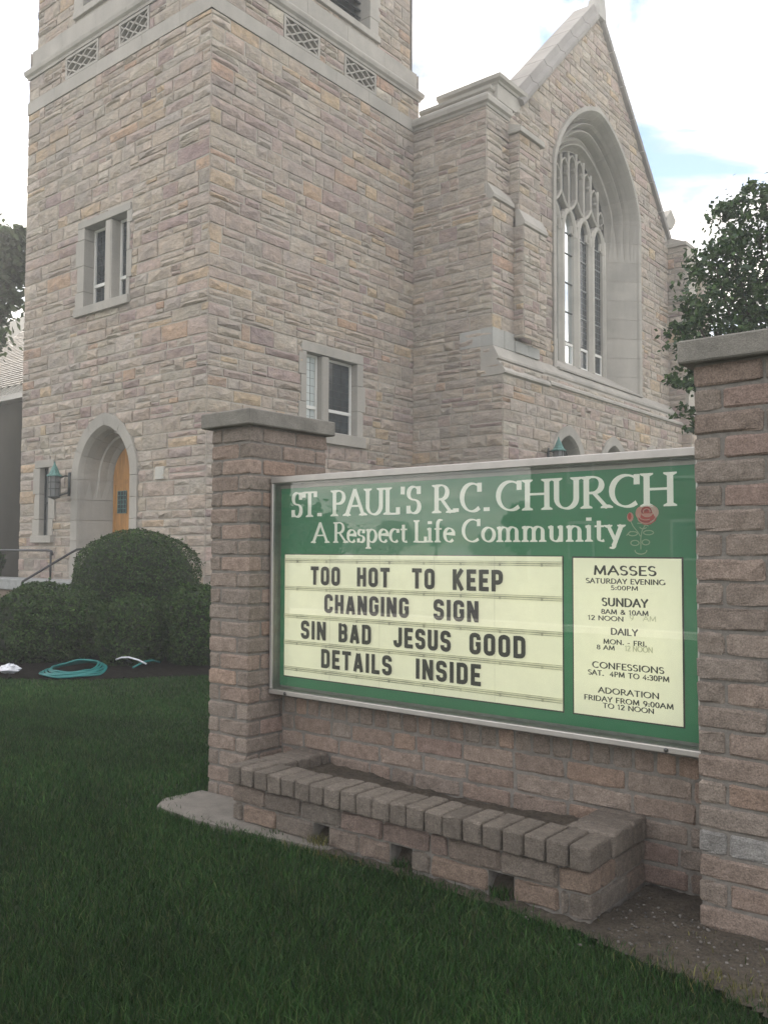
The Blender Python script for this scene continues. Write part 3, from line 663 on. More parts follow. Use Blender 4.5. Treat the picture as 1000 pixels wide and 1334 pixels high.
# ------------------------------------------------------------------ left wing behind the tower
wing = empty('church_wing', 'low dark walled church wing with shingled roof left of the tower', 'building', (-23, 13.5, 0))
mb = MB(); mb.box(-60, TX0-.005, 13.5, 26, -.1, 6.0); mb.build('wall', STUCCO, wing)
def roofpt(x, s_): return (x, 13.2+s_*math.cos(R(40)), 6.12+s_*math.sin(R(40)))
mb = MB(); mb.add([roofpt(-60, 0), roofpt(TX0-.01, 0), roofpt(TX0-.01, .8), roofpt(-60, .8)], [(0, 1, 2, 3)]); V, F = mb.V, mb.F
mb.box(-60, TX0-.01, 13.1, 13.2, 5.98, 6.14)
mb.add([(-60, 13.15, 6.0), (TX0-.01, 13.15, 6.0), (TX0-.01, 13.55, 6.0), (-60, 13.55, 6.0)], [(0, 1, 2, 3)]); ev = mb.build('metal_eave', ALU, wing)
mb = MB()
for i in range(60):
    x = TX0-.2-i*.42; p, q = roofpt(x, 0), roofpt(x, .8); mb = MB(); mb.add([(p[0]-.012, p[1], p[2]+.004), (p[0]+.012, p[1], p[2]+.004), (q[0]+.012, q[1], q[2]+.004), (q[0]-.012, q[1], q[2]+.004), (p[0], p[1]-.03, p[2]+.05), (q[0], q[1]-.03, q[2]+.05)], [(0, 4, 5, 3), (1, 2, 5, 4), (0, 1, 4)]); mb.build('seam', ALUD, wing)

# shingle courses: overlapping tabs
cnt = 0; rest = MB(); nrm = (0, -math.sin(R(40)), math.cos(R(40)))
for j in range(46):
    s0 = .78+j*.19; x = TX0-.01-(j % 2)*.15
    for i in range(46 if j < 40 else 30):
        w = .30; k = random.uniform(.85, 1.15); tn = (.26*k, .225*k, .185*k); a_, b_ = x-w+.012, x
        if a_ > TX0-.01: break
        p = [roofpt(a_, s0), roofpt(b_, s0), roofpt(b_, s0+.23), roofpt(a_, s0+.23)]; up_ = [.032, .032, .004, .004]; jit = random.uniform(0, .008)
        V = [tuple(np.array(q)+np.array(nrm)*(u_+jit)) for q, u_ in zip(p, up_)]+[tuple(np.array(q)) for q in p[:2]]
        F = [(0, 1, 2, 3), (4, 5, 1, 0)]
        q = proj(V[0]); vis = q and -20 < q[0] < 45 and 380 < q[1] < 520
        if vis and cnt < 290: mk('shingle', V, F, SHING, wing, tn); cnt += 1
        else: rest.add(V, F, tn)
        x -= w
rest.build('roof_shingles', SHING, wing, kind='stuff')
mb = MB(); mb.add([roofpt(-60, .7), roofpt(TX0, .7), roofpt(TX0, 9.6), roofpt(-60, 9.6)], [(0, 1, 2, 3)]); p = roofpt(0, 9.6)
mb.add([(-60, p[1], p[2]), (TX0, p[1], p[2]), (TX0, 27, 6), (-60, 27, 6)], [(0, 1, 2, 3)]); mb.build('roof_deck', STUCCO, wing)
# ------------------------------------------------------------------ gabled church front
ch = empty('gabled_church', 'gabled stone church front with large traceried pointed window', 'church', (-11, 17.6, 0))
XW, YN, GC = -11.14, 17.63, 23.82
def gtop(y): return 17.55-abs(y-GC)
zfA, ziA = sarch(2.92, 2.65)
big = arch_open(GC, 2.92, 6.3, 12.0, lambda x: 12.0+sarch(2.75, 2.5)[0](x), lambda z: ziA(z-12.0), 24)
big['lohi'] = (lambda f: lambda u: (6.25, 12.0+sarch(2.92, 2.62)[0](u-GC)))(0)
bandsN = mk_bands(0, 19, 8)
st = []; mb = MB()
# transept side wall, three planes stepping out downwards
sides = [(-13.36, -11.14, 10.05, 12.30, 21), (-13.36, -10.98, 6.80, 10.05, 22), (-13.36, -10.70, 0, 5.98, 23), (-13.36, -10.98, 5.98, 6.80, 24)]
for a, b, c, d, sdd in sides: w = Wall(a, b+.01, c, d, Yp(YN), seed=sdd, warm=.7); w.backing(mb); st += w.stones([x for x in bandsN])
# front: upper left pier, lower left pier, base
for a, b, c, d, x, sdd in ((YN-.02, 18.66, 10.15, 12.30, XW, 31), (YN-.02, 18.60, 6.80, 10.0, -10.98, 32)):
    w = Wall(a, b, c, d, Xp(x), seed=sdd, warm=1.4); w.backing(mb); st += w.stones(bandsN)
# second buttress
for (y0, y1, z0, z1, x, sdd) in ((18.66, 19.72, 9.75, 11.95, -10.85, 33), (18.60, 19.74, 6.75, 9.55, -10.70, 34)):
    w = Wall(y0, y1, z0, z1, Xp(x), seed=sdd, warm=1.3); w.backing(mb); st += w.stones(bandsN)
    w = Wall(-11.3, x+.015, z0, z1, Yp(y0), seed=sdd+5, warm=1.3); w.backing(mb); st += w.stones(bandsN)
# main gable wall with the great window
gable = Wall(18.3, 29.25, 6.3, 17.55, Xp(XW), top=dict(us=[GC], f=lambda u: min(gtop(u), 17.55)), openings=[big], seed=41, clips=[(1, -1, 17.50-GC), (-1, -1, 17.50+GC)], warm=1.1)
gable.backing(mb); st += gable.stones(bandsN)
# base under the string course, two pointed doorways
doors = []
for cu in (20.85, 23.65, 26.45):
    zf, zi = parch(.9, 1.0); doors.append(arch_open(cu, .9, 0, 3.75, (lambda c_: lambda x: 3.75+parch(.88, 1.0)[0](x))(0), (lambda c_: lambda z: zi(z-3.75))(0)))
base = Wall(YN-.02, 29.3, 0, 6.0, Xp(-10.70), openings=doors, seed=42, warm=1.0); base.backing(mb); st += base.stones(bandsN)
# right hand buttress and the pier beyond
for (y0, y1, z0, z1, x, sdd) in ((29.15, 30.1, 6.2, 11.95, -10.55, 51), (30.6, 31.4, 0, 11.3, -10.5, 52)):
    w = Wall(y0, y1, z0, z1, Xp(x), seed=sdd, warm=.9); w.backing(mb); st += w.stones(bandsN)
    w = Wall(-11.9, x+.015, z0, z1, Yp(y0), seed=sdd+5, warm=.9); w.backing(mb); st += w.stones(bandsN)
for (y0, y1, x) in ((29.15, 30.15, -10.40),):
    w = Wall(y0, y1, 0, 6.2, Xp(x), seed=61); w.backing(mb); st += w.stones(bandsN)
    w = Wall(-11.9, x+.015, 0, 6.2, Yp(y0), seed=62); w.backing(mb); st += w.stones(bandsN)
emit_stones(st, ch)
# closing surfaces: tops of steps, wall returns, mass behind
mb.box(-13.3, XW-.02, 17.70, 18.9, 0, 12.3); mb.box(-11.9, -10.56, 30.1, 30.11, 0, 11.9)
mb.build('mortar_wall', MORTAR, ch)
mb = MB(); mb.box(-24, XW-1.3, 18.2, 29.6, 0, 12.2); mb.box(-12.3, -10.51, 31.39, 31.4, 0, 11.3)
mb.box(XW-1.3, -10.45, 29.12+.03, 30.05, 0, 11.9); mb.box(-12, -10.52, 30.62, 31.38, 0, 11.3); mb.build('inner_mass', MORTAR, ch)
# cornice of the corner pier, wrapping the corner
def wrap_course(name, prof, cx0, cy0, xa, yb, parent=ch):
    """runs along -Y face from xa to the corner (cx0,cy0), then along +X face to yb; prof (d, z)"""
    m_ = len(prof)
    for which, n in ((0, max(1, int(abs(cx0-xa)/1.1))), (1, max(1, int(abs(yb-cy0)/1.1)))):
        for i in range(n):
            V = []
            for e_ in (0, 1):
                for d_, z_ in prof:
                    if which == 0:
                        x = xa+(cx0-xa)*(i+e_)/n+(.003 if e_ == 0 else -.003)
                        if e_ == 1 and i == n-1: x = cx0+d_
                        V.append((x, cy0-d_, z_))
                    else:
                        y = cy0+(yb-cy0)*(i+e_)/n+(.003 if e_ == 0 else -.003)
                        if e_ == 0 and i == 0: y = cy0-d_+.002
                        V.append((cx0+d_, y, z_))
            F = [(k, (k+1) % m_, m_+(k+1) % m_, m_+k) for k in range(m_)]+[tuple(range(m_))[::-1], tuple(range(m_, 2*m_))]
            fixn(mk(name, V, F, LIME, parent, lt(.05)))
wrap_course('cornice_stone', [(-.2, 12.30), (.03, 12.30), (.05, 12.36), (.11, 12.40), (.12, 12.50), (.10, 12.56), (-.02, 12.66), (-.2, 12.68)], XW, YN, -13.36, 18.66)
wrap_course('parapet_stone', [(-.3, 12.60), (-.03, 12.60), (-.03, 12.84), (.03, 12.88), (.04, 12.95), (-.3, 13.0)], XW-.08, YN+.28, -13.36, 19.3)
# shoulder block below the coping
mb = MB(); mb.bbox(-12.9, XW+.02, 18.12, 19.3, 12.66, 13.06, .01, lt()); fixn(mb.build('shoulder_stone', LIME, ch))
wrap_course('shoulder_coping', [(-.5, 13.06), (.05, 13.06), (.07, 13.11), (.15, 13.15), (.16, 13.24), (-.04, 13.38), (-.5, 13.42)], XW, 18.16, -12.9, 19.36)
# weathered offsets on the buttresses
def offset_cap(y0, y1, xb, xf, z0, z1, lip=.05):
    mb = MB(); mb.prism([(xb-.06, z1), (xb+.03, z1), (xf+lip, z0+.08), (xf+lip, z0), (xf-.02, z0-.03), (xb-.06, z0-.03)], lambda p, q, t_: (p, t_, q), y0, y1, lt()); fixn(mb.build('offset_stone', LIME, ch))
offset_cap(YN-.012, 18.58, XW, -10.98, 10.02, 10.40); offset_cap(18.585, 19.78, -10.85, -10.70, 9.58, 9.98)
offset_cap(18.60, 19.8, -11.14, -10.85, 12.0, 12.22, .10); 
mb = MB(); mb.bbox(XW-.1, -10.74, 18.57, 19.82, 11.93, 12.03, .01, lt()); fixn(mb.build('cap_stone', LIME, ch))
mb = MB(); mb.bbox(-11.9, -10.44, 29.04, 30.2, 11.93, 12.06, .012, lt()); fixn(mb.build('cap_stone', LIME, ch)); mb = MB(); mb.prism([(-11.9, 12.06), (-10.50, 12.06), (-11.1, 12.32), (-11.9, 12.34)], lambda p, q, t_: (p, t_, q), 29.1, 30.16, lt()); fixn(mb.build('cap_stone', LIME, ch))
mb = MB(); mb.bbox(-11.9, -10.42, 30.55, 31.45, 11.28, 11.42, .012, lt()); fixn(mb.build('cap_stone', LIME, ch))
# big smooth blocks above the string course on the piers and string course itself
for a, b, x in ((YN-.03, 18.12, -10.95), (18.125, 18.585, -10.94), (18.59, 19.2, -10.90), (19.205, 19.78, -10.905), ):
    mb = MB(); mb.bbox(-11.3, x, a, b, 6.42, 6.86 if a < 18.5 else 6.70, .008, (.40, .40, .38)); fixn(mb.build('plinth_stone', LIME, ch))
mb = MB(); mb.bbox(-11.9, -10.955, YN-.028, YN+.02, 6.42, 6.84, .006, (.44, .44, .42)); fixn(mb.build('plinth_stone', LIME, ch))
STR = [(-11.3, 6.42), (-10.955, 6.42), (-10.80, 6.14), (-10.80, 6.09), (-10.86, 6.07), (-10.86, 6.035), (-10.80, 6.02), (-10.62, 5.78), (-10.62, 5.73), (-10.70, 5.70), (-11.3, 5.70)]
STR2 = [(-11.3, 6.50), (-11.12, 6.50), (-10.84, 6.20), (-10.84, 6.14), (-10.88, 6.10), (-10.86, 6.035), (-10.80, 6.02), (-10.62, 5.84), (-10.62, 5.78), (-10.70, 5.75), (-11.3, 5.75)]
def string(y0, y1, prof, L=.95):
    n = max(1, round((y1-y0)/L))
    for i in range(n): mb = MB(); mb.prism(prof, lambda p, q, t_: (p, t_, q), y0+(y1-y0)*i/n+.003, y0+(y1-y0)*(i+1)/n-.003, lt(.06)); fixn(mb.build('string_course_stone', LIME, ch))
string(YN-.035, 19.85, STR, .75); string(19.85, 29.12, STR2)
# gable coping: thick sloping slabs with projecting lip
def coping(sgn, yend, n):
    for i in range(n):
        q0, q1 = i/n, (i+1)/n; V = []
        for q in (q0+.002, q1-.002):
            y = GC+sgn*(yend*q); z = 17.52-yend*q
            for dx, dn in ((-.62, .0), (.13, .0), (.15, .05), (.15, .13), (.05, .22), (.02, .40), (-.62, .42)): V.append((XW+dx, y+sgn*dn*.7071, z+dn*.7071))
        F = [(k, (k+1) % 7, 7+(k+1) % 7, 7+k) for k in range(7)]+[tuple(range(7)), tuple(range(7, 14))[::-1]]
        fixn(mk('coping_stone', V, F, LIME, ch, (lambda c: (c[0]*.72, c[1]*.72, c[2]*.76))(lt(.05))))
coping(-1, 4.62, 6); coping(1, 5.30, 7)
mb = MB(); mb.prism([(28.75, 12.62), (29.25, 12.62), (29.6, 12.95), (29.62, 13.05), (29.2, 13.3), (28.8, 12.9)], lambda p, q, t_: (t_, p, q), XW-.6, XW+.14, lt()); fixn(mb.build('kneeler_stone', LIME, ch))
mb = MB(); mb.bbox(-12, XW+.03, 28.9, 29.3, 11.9, 12.62, .01, lt()); fixn(mb.build('kneeler_stone', LIME, ch))
# apex cross base
t2 = (.40, .39, .37)
mb = MB(); mb.prism([(-.26, 17.42), (.26, 17.42), (.18, 17.95), (.14, 18.05), (-.14, 18.05), (-.18, 17.95)], lambda p, q, t_: (t_, GC+p, q), XW-.22, XW+.17, t2)
mb.bbox(XW-.2, XW+.15, GC-.13, GC+.13, 18.05, 18.42, .02, t2); mb.lathe((XW-.025, GC, 0), [(.17, 18.42), (.24, 18.46), (.25, 18.52), (.2, 18.60), (.14, 18.63), (.12, 18.9)], 8, t2, math.pi/8); fixn(mb.build('finial', LIME, ch))
# slate roof behind the gable
zr = lambda y: 17.3-abs(y-GC)*.93
cnt = 0; rest = MB()
for j in range(22):
    s0 = j*.26
    for i in range(60):
        x = XW-.55-i*.26-(j % 2)*.13; y = 18.4+s0*.73; y2 = y+.30*.73; k = random.uniform(.8, 1.2)
        if y > 20.45: continue
        V = [(x-.25, y, zr(y)+.05), (x, y, zr(y)+.05), (x, y2, zr(y2)+.015), (x-.25, y2, zr(y2)+.015), (x-.25, y, zr(y)), (x, y, zr(y))]
        tn = (.11*k, .10*k, .12*k); q = proj(V[0])
        if q and 540 < q[0] < 720 and q[1] < 160 and cnt < 150: mk('slate', V, [(0, 1, 2, 3), (4, 5, 1, 0)], SHING, ch, tn); cnt += 1
        else: rest.add(V, [(0, 1, 2, 3), (4, 5, 1, 0)], tn)
rest.build('roof_slates', SHING, ch, kind='stuff')
mb = MB(); mb.add([(-28, 18.4, zr(18.4)-.02), (XW-.5, 18.4, zr(18.4)-.02), (XW-.5, 20.7, zr(20.7)-.02), (-28, 20.7, zr(20.7)-.02)], [(0, 1, 2, 3)])
zt_ = zr(20.7)-.02; mb.add([(-28, 20.7, zt_), (XW-1.32, 20.7, zt_), (XW-1.32, 26.9, zt_), (-28, 26.9, zt_), (-28, 29.3, 12.2), (XW-1.32, 29.3, 12.2)], [(0, 1, 2, 3), (3, 2, 5, 4)])
mb.add([(-28, 18.4, 12), (XW-.5, 18.4, 12), (XW-.5, 18.4, zr(18.4)-.02), (-28, 18.4, zr(18.4)-.02)], [(0, 1, 2, 3)])
mb.add([(XW-1.32, 18.4, 12), (XW-1.33, 29.3, 12), (XW-1.33, 29.3, 12.2), (XW-1.33, 26.9, zt_), (XW-1.33, 20.7, zt_), (XW-1.33, 18.4, zr(18.4))], [(0, 1, 2, 3, 4, 5)]); mb.build('roof_deck', STUCCO, ch)
# pointed doorway surrounds in the base
for cu in (20.85, 23.65, 26.45):
    R_ = rings_for(parch, cu, 0, 3.75, [(.96, 1.08, -.05, -.05), (.96, 1.08, .075, .075), (.72, .83, .075, .075), (.68, .78, .0, .0), (.62, .72, -.25, -.25)], 4, 16)
    loft_blocks(R_, [0, 1, 2, 3, 4, 8, 12, 16, 20, 21, 22, 23, len(R_[0][0])-1], Xp(-10.70), 'arch_stone', ch)
    arch_plate('door_recess', parch, cu, .66, 0, 3.75, .76, Xp(-10.70), -.40, -.27, DARKM, ch)
# ---- the great window
win = 'sarch'; nj, na = 9, 28
def S(half, rise, dj, da): return (half, rise, dj, da)
D = .78
def lerp_spec(s_, bump): # s 0 face .. 1 glass
    half = 2.76-(2.76-2.0)*s_; rise = (14.50-12.0)-((14.50-12.0)-(13.56-12.0))*s_
    return S(half, rise, -D*s_, -D*s_+bump)
spec = [S(2.94, 2.67, -.03, -.03), S(2.94, 2.67, .07, .085), S(2.80, 2.54, .07, .085), S(2.77, 2.52, .05, .045)]
for s_, b_ in ((.02, .0), (.10, -.10), (.14, -.03), (.20, -.15), (.28, .05), (.31, .09), (.35, .04), (.38, -.10), (.46, .04), (.50, .07), (.54, .02), (.58, -.12), (.68, -.02), (.76, -.06), (.80, .07), (.84, .08), (.88, -.02), (.94, -.08), (1.0, 0)): spec.append(lerp_spec(s_, b_*1.2))
R_ = rings_for(sarch, GC, 6.45, 12.0, spec, nj, na); M_ = len(R_[0][0])
loft_blocks(R_, list(range(0, nj, 1))+[nj, nj+3, nj+6, nj+9, nj+12, nj+15, nj+18, nj+21, nj+24, nj+na]+list(range(nj+na+1, M_)), Xp(XW), 'reveal_stone', ch)
R2 = rings_for(sarch, GC, 6.45, 12.0, [S(2.92, 2.64, -.02, -.02), S(2.92, 2.64, -.30, -.30), S(2.30, 2.00, -.95, -.95), S(1.90, 1.46, -.95, -.95)], nj, na)
n_ = len(R2[0][0]); V = [Xp(XW)(u, z, d) for pts, dep in R2 for (u, z), d in zip(pts, dep)]
mk('mortar_lining', V, [(k*n_+i, k*n_+i+1, (k+1)*n_+i+1, (k+1)*n_+i) for k in range(3) for i in range(n_-1)], MORTAR, ch)
# vertical arris in the splay is geometry of the rings; sill slab
mb = MB(); mb.prism([(-12.0, 7.03), (-11.86, 7.03), (-11.12, 6.52), (-10.98, 6.47), (-10.98, 6.42), (-12.0, 6.42)], lambda p, q, t_: (p, t_, q), GC-2.8, GC+2.8, lt()); fixn(mb.build('sill', LIME, ch))
gw = MB(); gw.box(-12.06, -12.03, GC-2.1, GC+2.1, 6.9, 13.8, (.4, .4, .4)); wn = gw.build('great_window', GLGREY, ch)
XG = -11.92
def tbar(pts, w, d0, d1, name='tracery_bar', off=0.0):
    """square section bar along a (y, z) polyline"""
    V = []; n = len(pts)
    for i, (y, z) in enumerate(pts):
        a_ = pts[max(0, i-1)]; b_ = pts[min(n-1, i+1)]; L = math.hypot(b_[0]-a_[0], b_[1]-a_[1]) or 1; ny, nz = -(b_[1]-a_[1])/L, (b_[0]-a_[0])/L
        for (dd, ww) in ((d0, w), (d1-w*.6, w), (d1, w*.35), (d1, -w*.35), (d1-w*.6, -w), (d0, -w)): V.append((XG+dd+off, y+ny*ww, z+nz*ww))
    F = [(i*6+k, i*6+(k+1) % 6, (i+1)*6+(k+1) % 6, (i+1)*6+k) for i in range(n-1) for k in range(6)]+[tuple(range(6))[::-1], tuple((n-1)*6+k for k in range(6))]
    return fixn(mk(name, V, F, LIME, wn, (.44, .42, .38)))
zin = lambda y: 12.0+sarch(2.0, 1.56)[0](y-GC)
mulls = [GC-1.955+.9775*i for i in range(5)]; lts = [(mulls[i]+mulls[i+1])/2 for i in range(4)]
SPR = 10.95
heads = [11.62]*4
for i in (1, 2, 3): tbar([(mulls[i], 7.0), (mulls[i], SPR)], .165, -.11, .13, 'mullion', .001*i)
for i in (0, 4): tbar([(mulls[i]+(.06 if i == 0 else -.06), 7.0), (mulls[i]+(.06 if i == 0 else -.06), SPR+.4)], .10, -.11, .10, 'mullion')
for i, c in enumerate(lts):
    hw = .40; L_ = []; 
    for s_ in (-1, 1):
        pts = [(c+s_*hw, SPR-.02)]
        for k in range(1, 9): a_ = k/8; pts.append((c+s_*hw*(1-a_**1.7), SPR+.70*math.sin(a_*math.pi/2)**1.0*(a_**.05)))
        tbar(pts, .085, -.11, .10, 'light_head', .002+.001*(s_+1))
    # cusps
    for s_ in (-1, 1): tbar([(c+s_*(hw-.05), SPR+.05), (c+s_*.22, SPR+.1), (c+s_*.25, SPR+.32)], .035, -.1, .04, 'cusp', .001*s_)
# curved legs between heads, long panels
for i in (1, 2, 3):
    y = mulls[i]
    for s_ in (-1, 1): tbar([(y, 12.12), (y+s_*.10, 11.98), (y+s_*.20, 11.86), (y+s_*.34, 11.76), (y+s_*.49, 11.68)], .045, -.1, .085, 'tracery_bar', .003+.001*s_)
    tbar([(y, 12.05), (y, zin(y)-.02)], .05, -.1, .08)
    for s_ in (-1, 1): tbar([(y+s_*.06, 11.30), (y+s_*.16, 11.48), (y+s_*.30, 11.60)], .04, -.1, .05, 'tracery_bar', .006+.001*s_)
for i in range(4): tbar([(lts[i], 11.64), (lts[i], zin(lts[i])-.02)], .05, -.1, .081)
bars = sorted([(m_) for m_ in mulls[1:4]]+lts); ed = [mulls[0]+.05]+bars+[mulls[4]-.05]
for a, b in zip(ed, ed[1:]):
    c = (a+b)/2; zt = min(zin(a if abs(a-GC) > abs(b-GC) else b), zin(c))-.02
    if zt < 11.9: continue
    for s_ in (-1, 1):
        e_ = (b if s_ > 0 else a)-s_*.03; tbar([(e_, zt-.34), (e_-s_*(b-a)*.10, zt-.16), (c, zt-.02)], .026, -.09, .06, 'tracery_bar', .004+.001*s_)
        tbar([(e_, zt-.5), (e_-s_*.07, zt-.42), (e_-s_*.02, zt-.34)], .018, -.09, .03, 'cusp', .002*s_)
# glazing in the four lights
for i, c in enumerate(lts):
    gm = GLSKY if i in (0, 1) else GLDARK; a, b = c-.325, c+.325
    P_ = [(a, 7.75), (b, 7.75), (b, SPR+.1), (c+.18, SPR+.5), (c, SPR+.66), (c-.18, SPR+.5), (a, SPR+.1)]
    mb = MB(); mb.prism(P_, lambda p, q, t_: (t_, p, q), XG-.062, XG-.045); fixn(mb.build('pane', gm, wn))
    mb = MB(); mb.box(XG-.062, XG-.045, a+.05, b-.05, 7.10, 7.62); mb.build('pane', gm if i != 2 else GLDARK, wn)
    mb = MB(); q = [(a, a+.05, 7.05, 7.70), (b-.05, b, 7.05, 7.70), (a+.05, b-.05, 7.05, 7.10), (a+.05, b-.05, 7.62, 7.70)]
    for y0, y1, z0, z1 in q: mb.box(XG-.07, XG-.01, y0, y1, z0, z1)
    mb.build('window_frame', WHITEF, wn)
    mb = MB()
    for z in (8.62, 9.5, 10.38, 11.0): mb.box(XG-.045, XG-.02, a, b, z-.015, z+.015)
    if i > 1:
        for k in range(1, 5): mb.box(XG-.044, XG-.038, a+.65*k/5-.004, a+.65*k/5+.004, 7.75, SPR)
        for k in range(17): mb.box(XG-.0445, XG-.038, a, b, 7.85+k*.18-.004, 7.85+k*.18+.004)
    mb.build('glazing_bars', ALUD if i > 1 else DARKM, wn)
# ------------------------------------------------------------------ foliage
def leaf_cards(C_, Nn, size, tints, asp=.55, jit=.6):
    """one small folded leaf (4 triangles as 2 quads) per centre"""
    n = len(C_); Nn = Nn+rng.normal(0, jit, (n, 3)); Nn /= np.linalg.norm(Nn, axis=1, keepdims=True)
    a = rng.normal(0, 1, (n, 3)); U = np.cross(Nn, a); U /= np.linalg.norm(U, axis=1, keepdims=True); Vv = np.cross(Nn, U)
    s = size*rng.uniform(.65, 1.3, (n, 1)); U = U*s; Vv = Vv*s*asp
    V = np.stack([C_-U, C_-Vv+Nn*s*.12, C_+U, C_+Vv+Nn*s*.12, C_-U*.05-Nn*s*.05], 1).reshape(-1, 3); i = np.arange(n)*5
    F = np.concatenate([np.stack([i, i+1, i+4], 1), np.stack([i+1, i+2, i+4], 1), np.stack([i+2, i+3, i+4], 1), np.stack([i+3, i, i+4], 1)])
    T = np.asarray(tints)[rng.integers(0, len(tints), n)]*rng.uniform(.75, 1.3, (n, 1))
    return V, F, np.repeat(T, 5, 0)
def bush(label, c, rad, n, pw=2.0, size=.026, group='clipped evergreen bushes', seed=0, lump=.075, tints=((.028, .060, .016), (.036, .074, .020), (.018, .040, .012), (.062, .105, .030), (.038, .056, .018))):
    rs = np.random.default_rng(seed+50); t = empty('evergreen_bush', label, 'bush', (c[0], c[1], 0), group)
    d = rs.normal(0, 1, (n, 3)); d /= np.linalg.norm(d, axis=1, keepdims=True); d = d[d[:, 2] > -.75]
    k = (np.abs(d)**pw).sum(1)**(-1/pw); r = np.array(rad)
    ph = rs.uniform(0, 6, 6); lm = 1+lump*(np.sin(d[:, 0]*5+ph[0])*np.sin(d[:, 1]*6+ph[1])+.7*np.sin(d[:, 2]*9+ph[2]+d[:, 0]*7)+.5*np.sin(d[:, 0]*17+ph[3])*np.sin(d[:, 1]*15+d[:, 2]*13+ph[4]))
    lm *= (1-rs.exponential(.03, len(d)).clip(0, .2))+rs.normal(0, .006, len(d)); P_ = np.array(c)+d*k[:, None]*lm[:, None]*r; P_ = P_[P_[:, 2] > .0] if True else P_
    kk = ((P_-np.array(c))/r); nn = kk/np.linalg.norm(kk, axis=1, keepdims=True)
    
    q = rs.choice(len(P_), 260); sh = []
    for i in q:
        if P_[i, 2] < .25: continue
        dr = nn[i]*.6+np.array([0, 0, .7])+rs.normal(0, .3, 3); dr /= np.linalg.norm(dr); L_ = rs.uniform(.02, .075)
        sh.append(P_[i]+dr*np.linspace(0, L_, 7)[:, None]+rs.normal(0, .005, (7, 3)))
    sh = np.concatenate(sh); P_ = np.concatenate([P_, sh]); nn = np.concatenate([nn, rs.normal(0, 1, sh.shape)])
    V, F, T = leaf_cards(P_, nn+np.array([0, 0, .3]), size*.85, tints, .5, .75); T[-len(sh)*5:] *= 1.5; mk('foliage', V, F, BLEAF, t, T)
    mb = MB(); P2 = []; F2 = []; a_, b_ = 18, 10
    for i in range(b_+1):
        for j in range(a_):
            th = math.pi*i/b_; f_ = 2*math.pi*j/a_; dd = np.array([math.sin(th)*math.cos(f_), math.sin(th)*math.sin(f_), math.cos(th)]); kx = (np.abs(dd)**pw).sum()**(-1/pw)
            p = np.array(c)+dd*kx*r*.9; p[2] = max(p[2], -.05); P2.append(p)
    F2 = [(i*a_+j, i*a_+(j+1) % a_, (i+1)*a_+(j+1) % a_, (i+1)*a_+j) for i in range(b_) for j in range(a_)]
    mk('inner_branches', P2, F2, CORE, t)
    mb = MB()
    for q in range(5): mb.tube([(c[0]+random.uniform(-.1, .1), c[1]+random.uniform(-.1, .1), 0), (c[0]+random.uniform(-.4, .4)*rad[0], c[1]+random.uniform(-.4, .4)*rad[1], c[2])], .02, 5)
    mb.build('stem', BARK, t)
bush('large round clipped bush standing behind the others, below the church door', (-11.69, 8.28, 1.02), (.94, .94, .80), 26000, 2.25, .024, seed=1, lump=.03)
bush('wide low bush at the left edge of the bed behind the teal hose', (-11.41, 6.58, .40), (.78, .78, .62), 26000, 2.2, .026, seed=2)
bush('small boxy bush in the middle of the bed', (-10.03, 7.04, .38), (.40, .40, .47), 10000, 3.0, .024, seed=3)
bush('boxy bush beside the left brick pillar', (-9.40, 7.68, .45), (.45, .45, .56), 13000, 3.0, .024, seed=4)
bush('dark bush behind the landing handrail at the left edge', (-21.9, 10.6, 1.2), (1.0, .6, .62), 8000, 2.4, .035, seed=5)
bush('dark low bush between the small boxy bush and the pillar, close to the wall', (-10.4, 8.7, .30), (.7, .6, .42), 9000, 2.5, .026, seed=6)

def crown(P0, rads, n, size, tints, name, parent, thin=.0, hole=1.0):
    """leaf clusters: P0 cluster centres with radii; leaves live in sprays inside each cluster"""
    C_ = []; Nn = []
    for (p, r), k in zip(zip(P0, rads), np.maximum(1, (n*np.array(rads)**2/np.sum(np.array(rads)**2)).astype(int))):
        ns = max(3, int(k/22)); d = rng.normal(0, 1, (ns, 3)); d /= np.linalg.norm(d, axis=1, keepdims=True); q = np.array(p)+d*r*(rng.uniform(.25, 1, (ns, 1))**.6)*np.array([1, 1, .85])
        for s_ in q:
            m_ = rng.normal(0, 1, (22, 3))*np.array([r*.19, r*.19, r*.12])*hole; C_.append(s_+m_); o = (s_-np.array(p)); Nn.append(np.tile(o/ (np.linalg.norm(o)+1e-6)*.5+np.array([0, 0, .6]), (22, 1)))
    C_ = np.concatenate(C_); Nn = np.concatenate(Nn); V, F, T = leaf_cards(C_, Nn, size, tints, .62, .7); return mk(name, V, F, LEAF, parent, T)
def tree(label, base, trunk, limbs, clusters, n, size, tints, group=None, tr=.12):
    t = empty('leafy_tree', label, 'tree', base, group)
    mb = MB(); mb.tube([base]+trunk, [tr*1.25]+[tr*(1-.5*i/len(trunk)) for i in range(len(trunk))], 9); mb.build('trunk', BARK, t, smooth=True)
    mb = MB()
    for a, b in limbs:
        a, b = np.array(a), np.array(b); mid = (a+b)/2+np.array([random.uniform(-.1, .1), random.uniform(-.1, .1), random.uniform(.0, .2)])*np.linalg.norm(b-a)*.4; mb.tube([a, mid, b], [tr*.42, tr*.26, tr*.09], 6)
    mb.build('limbs', BARK, t, smooth=True)
    crown([c[0] for c in clusters], [c[1] for c in clusters], n, size, tints, 'crown', t)
LT1 = ((.05, .10, .03), (.06, .115, .035), (.04, .085, .028), (.075, .13, .04), (.05, .09, .05))
def ray_at(px, py, d): return CAM+fw*d+rt*(px-500)/FPX*d-up*(py-667)/FPX*d
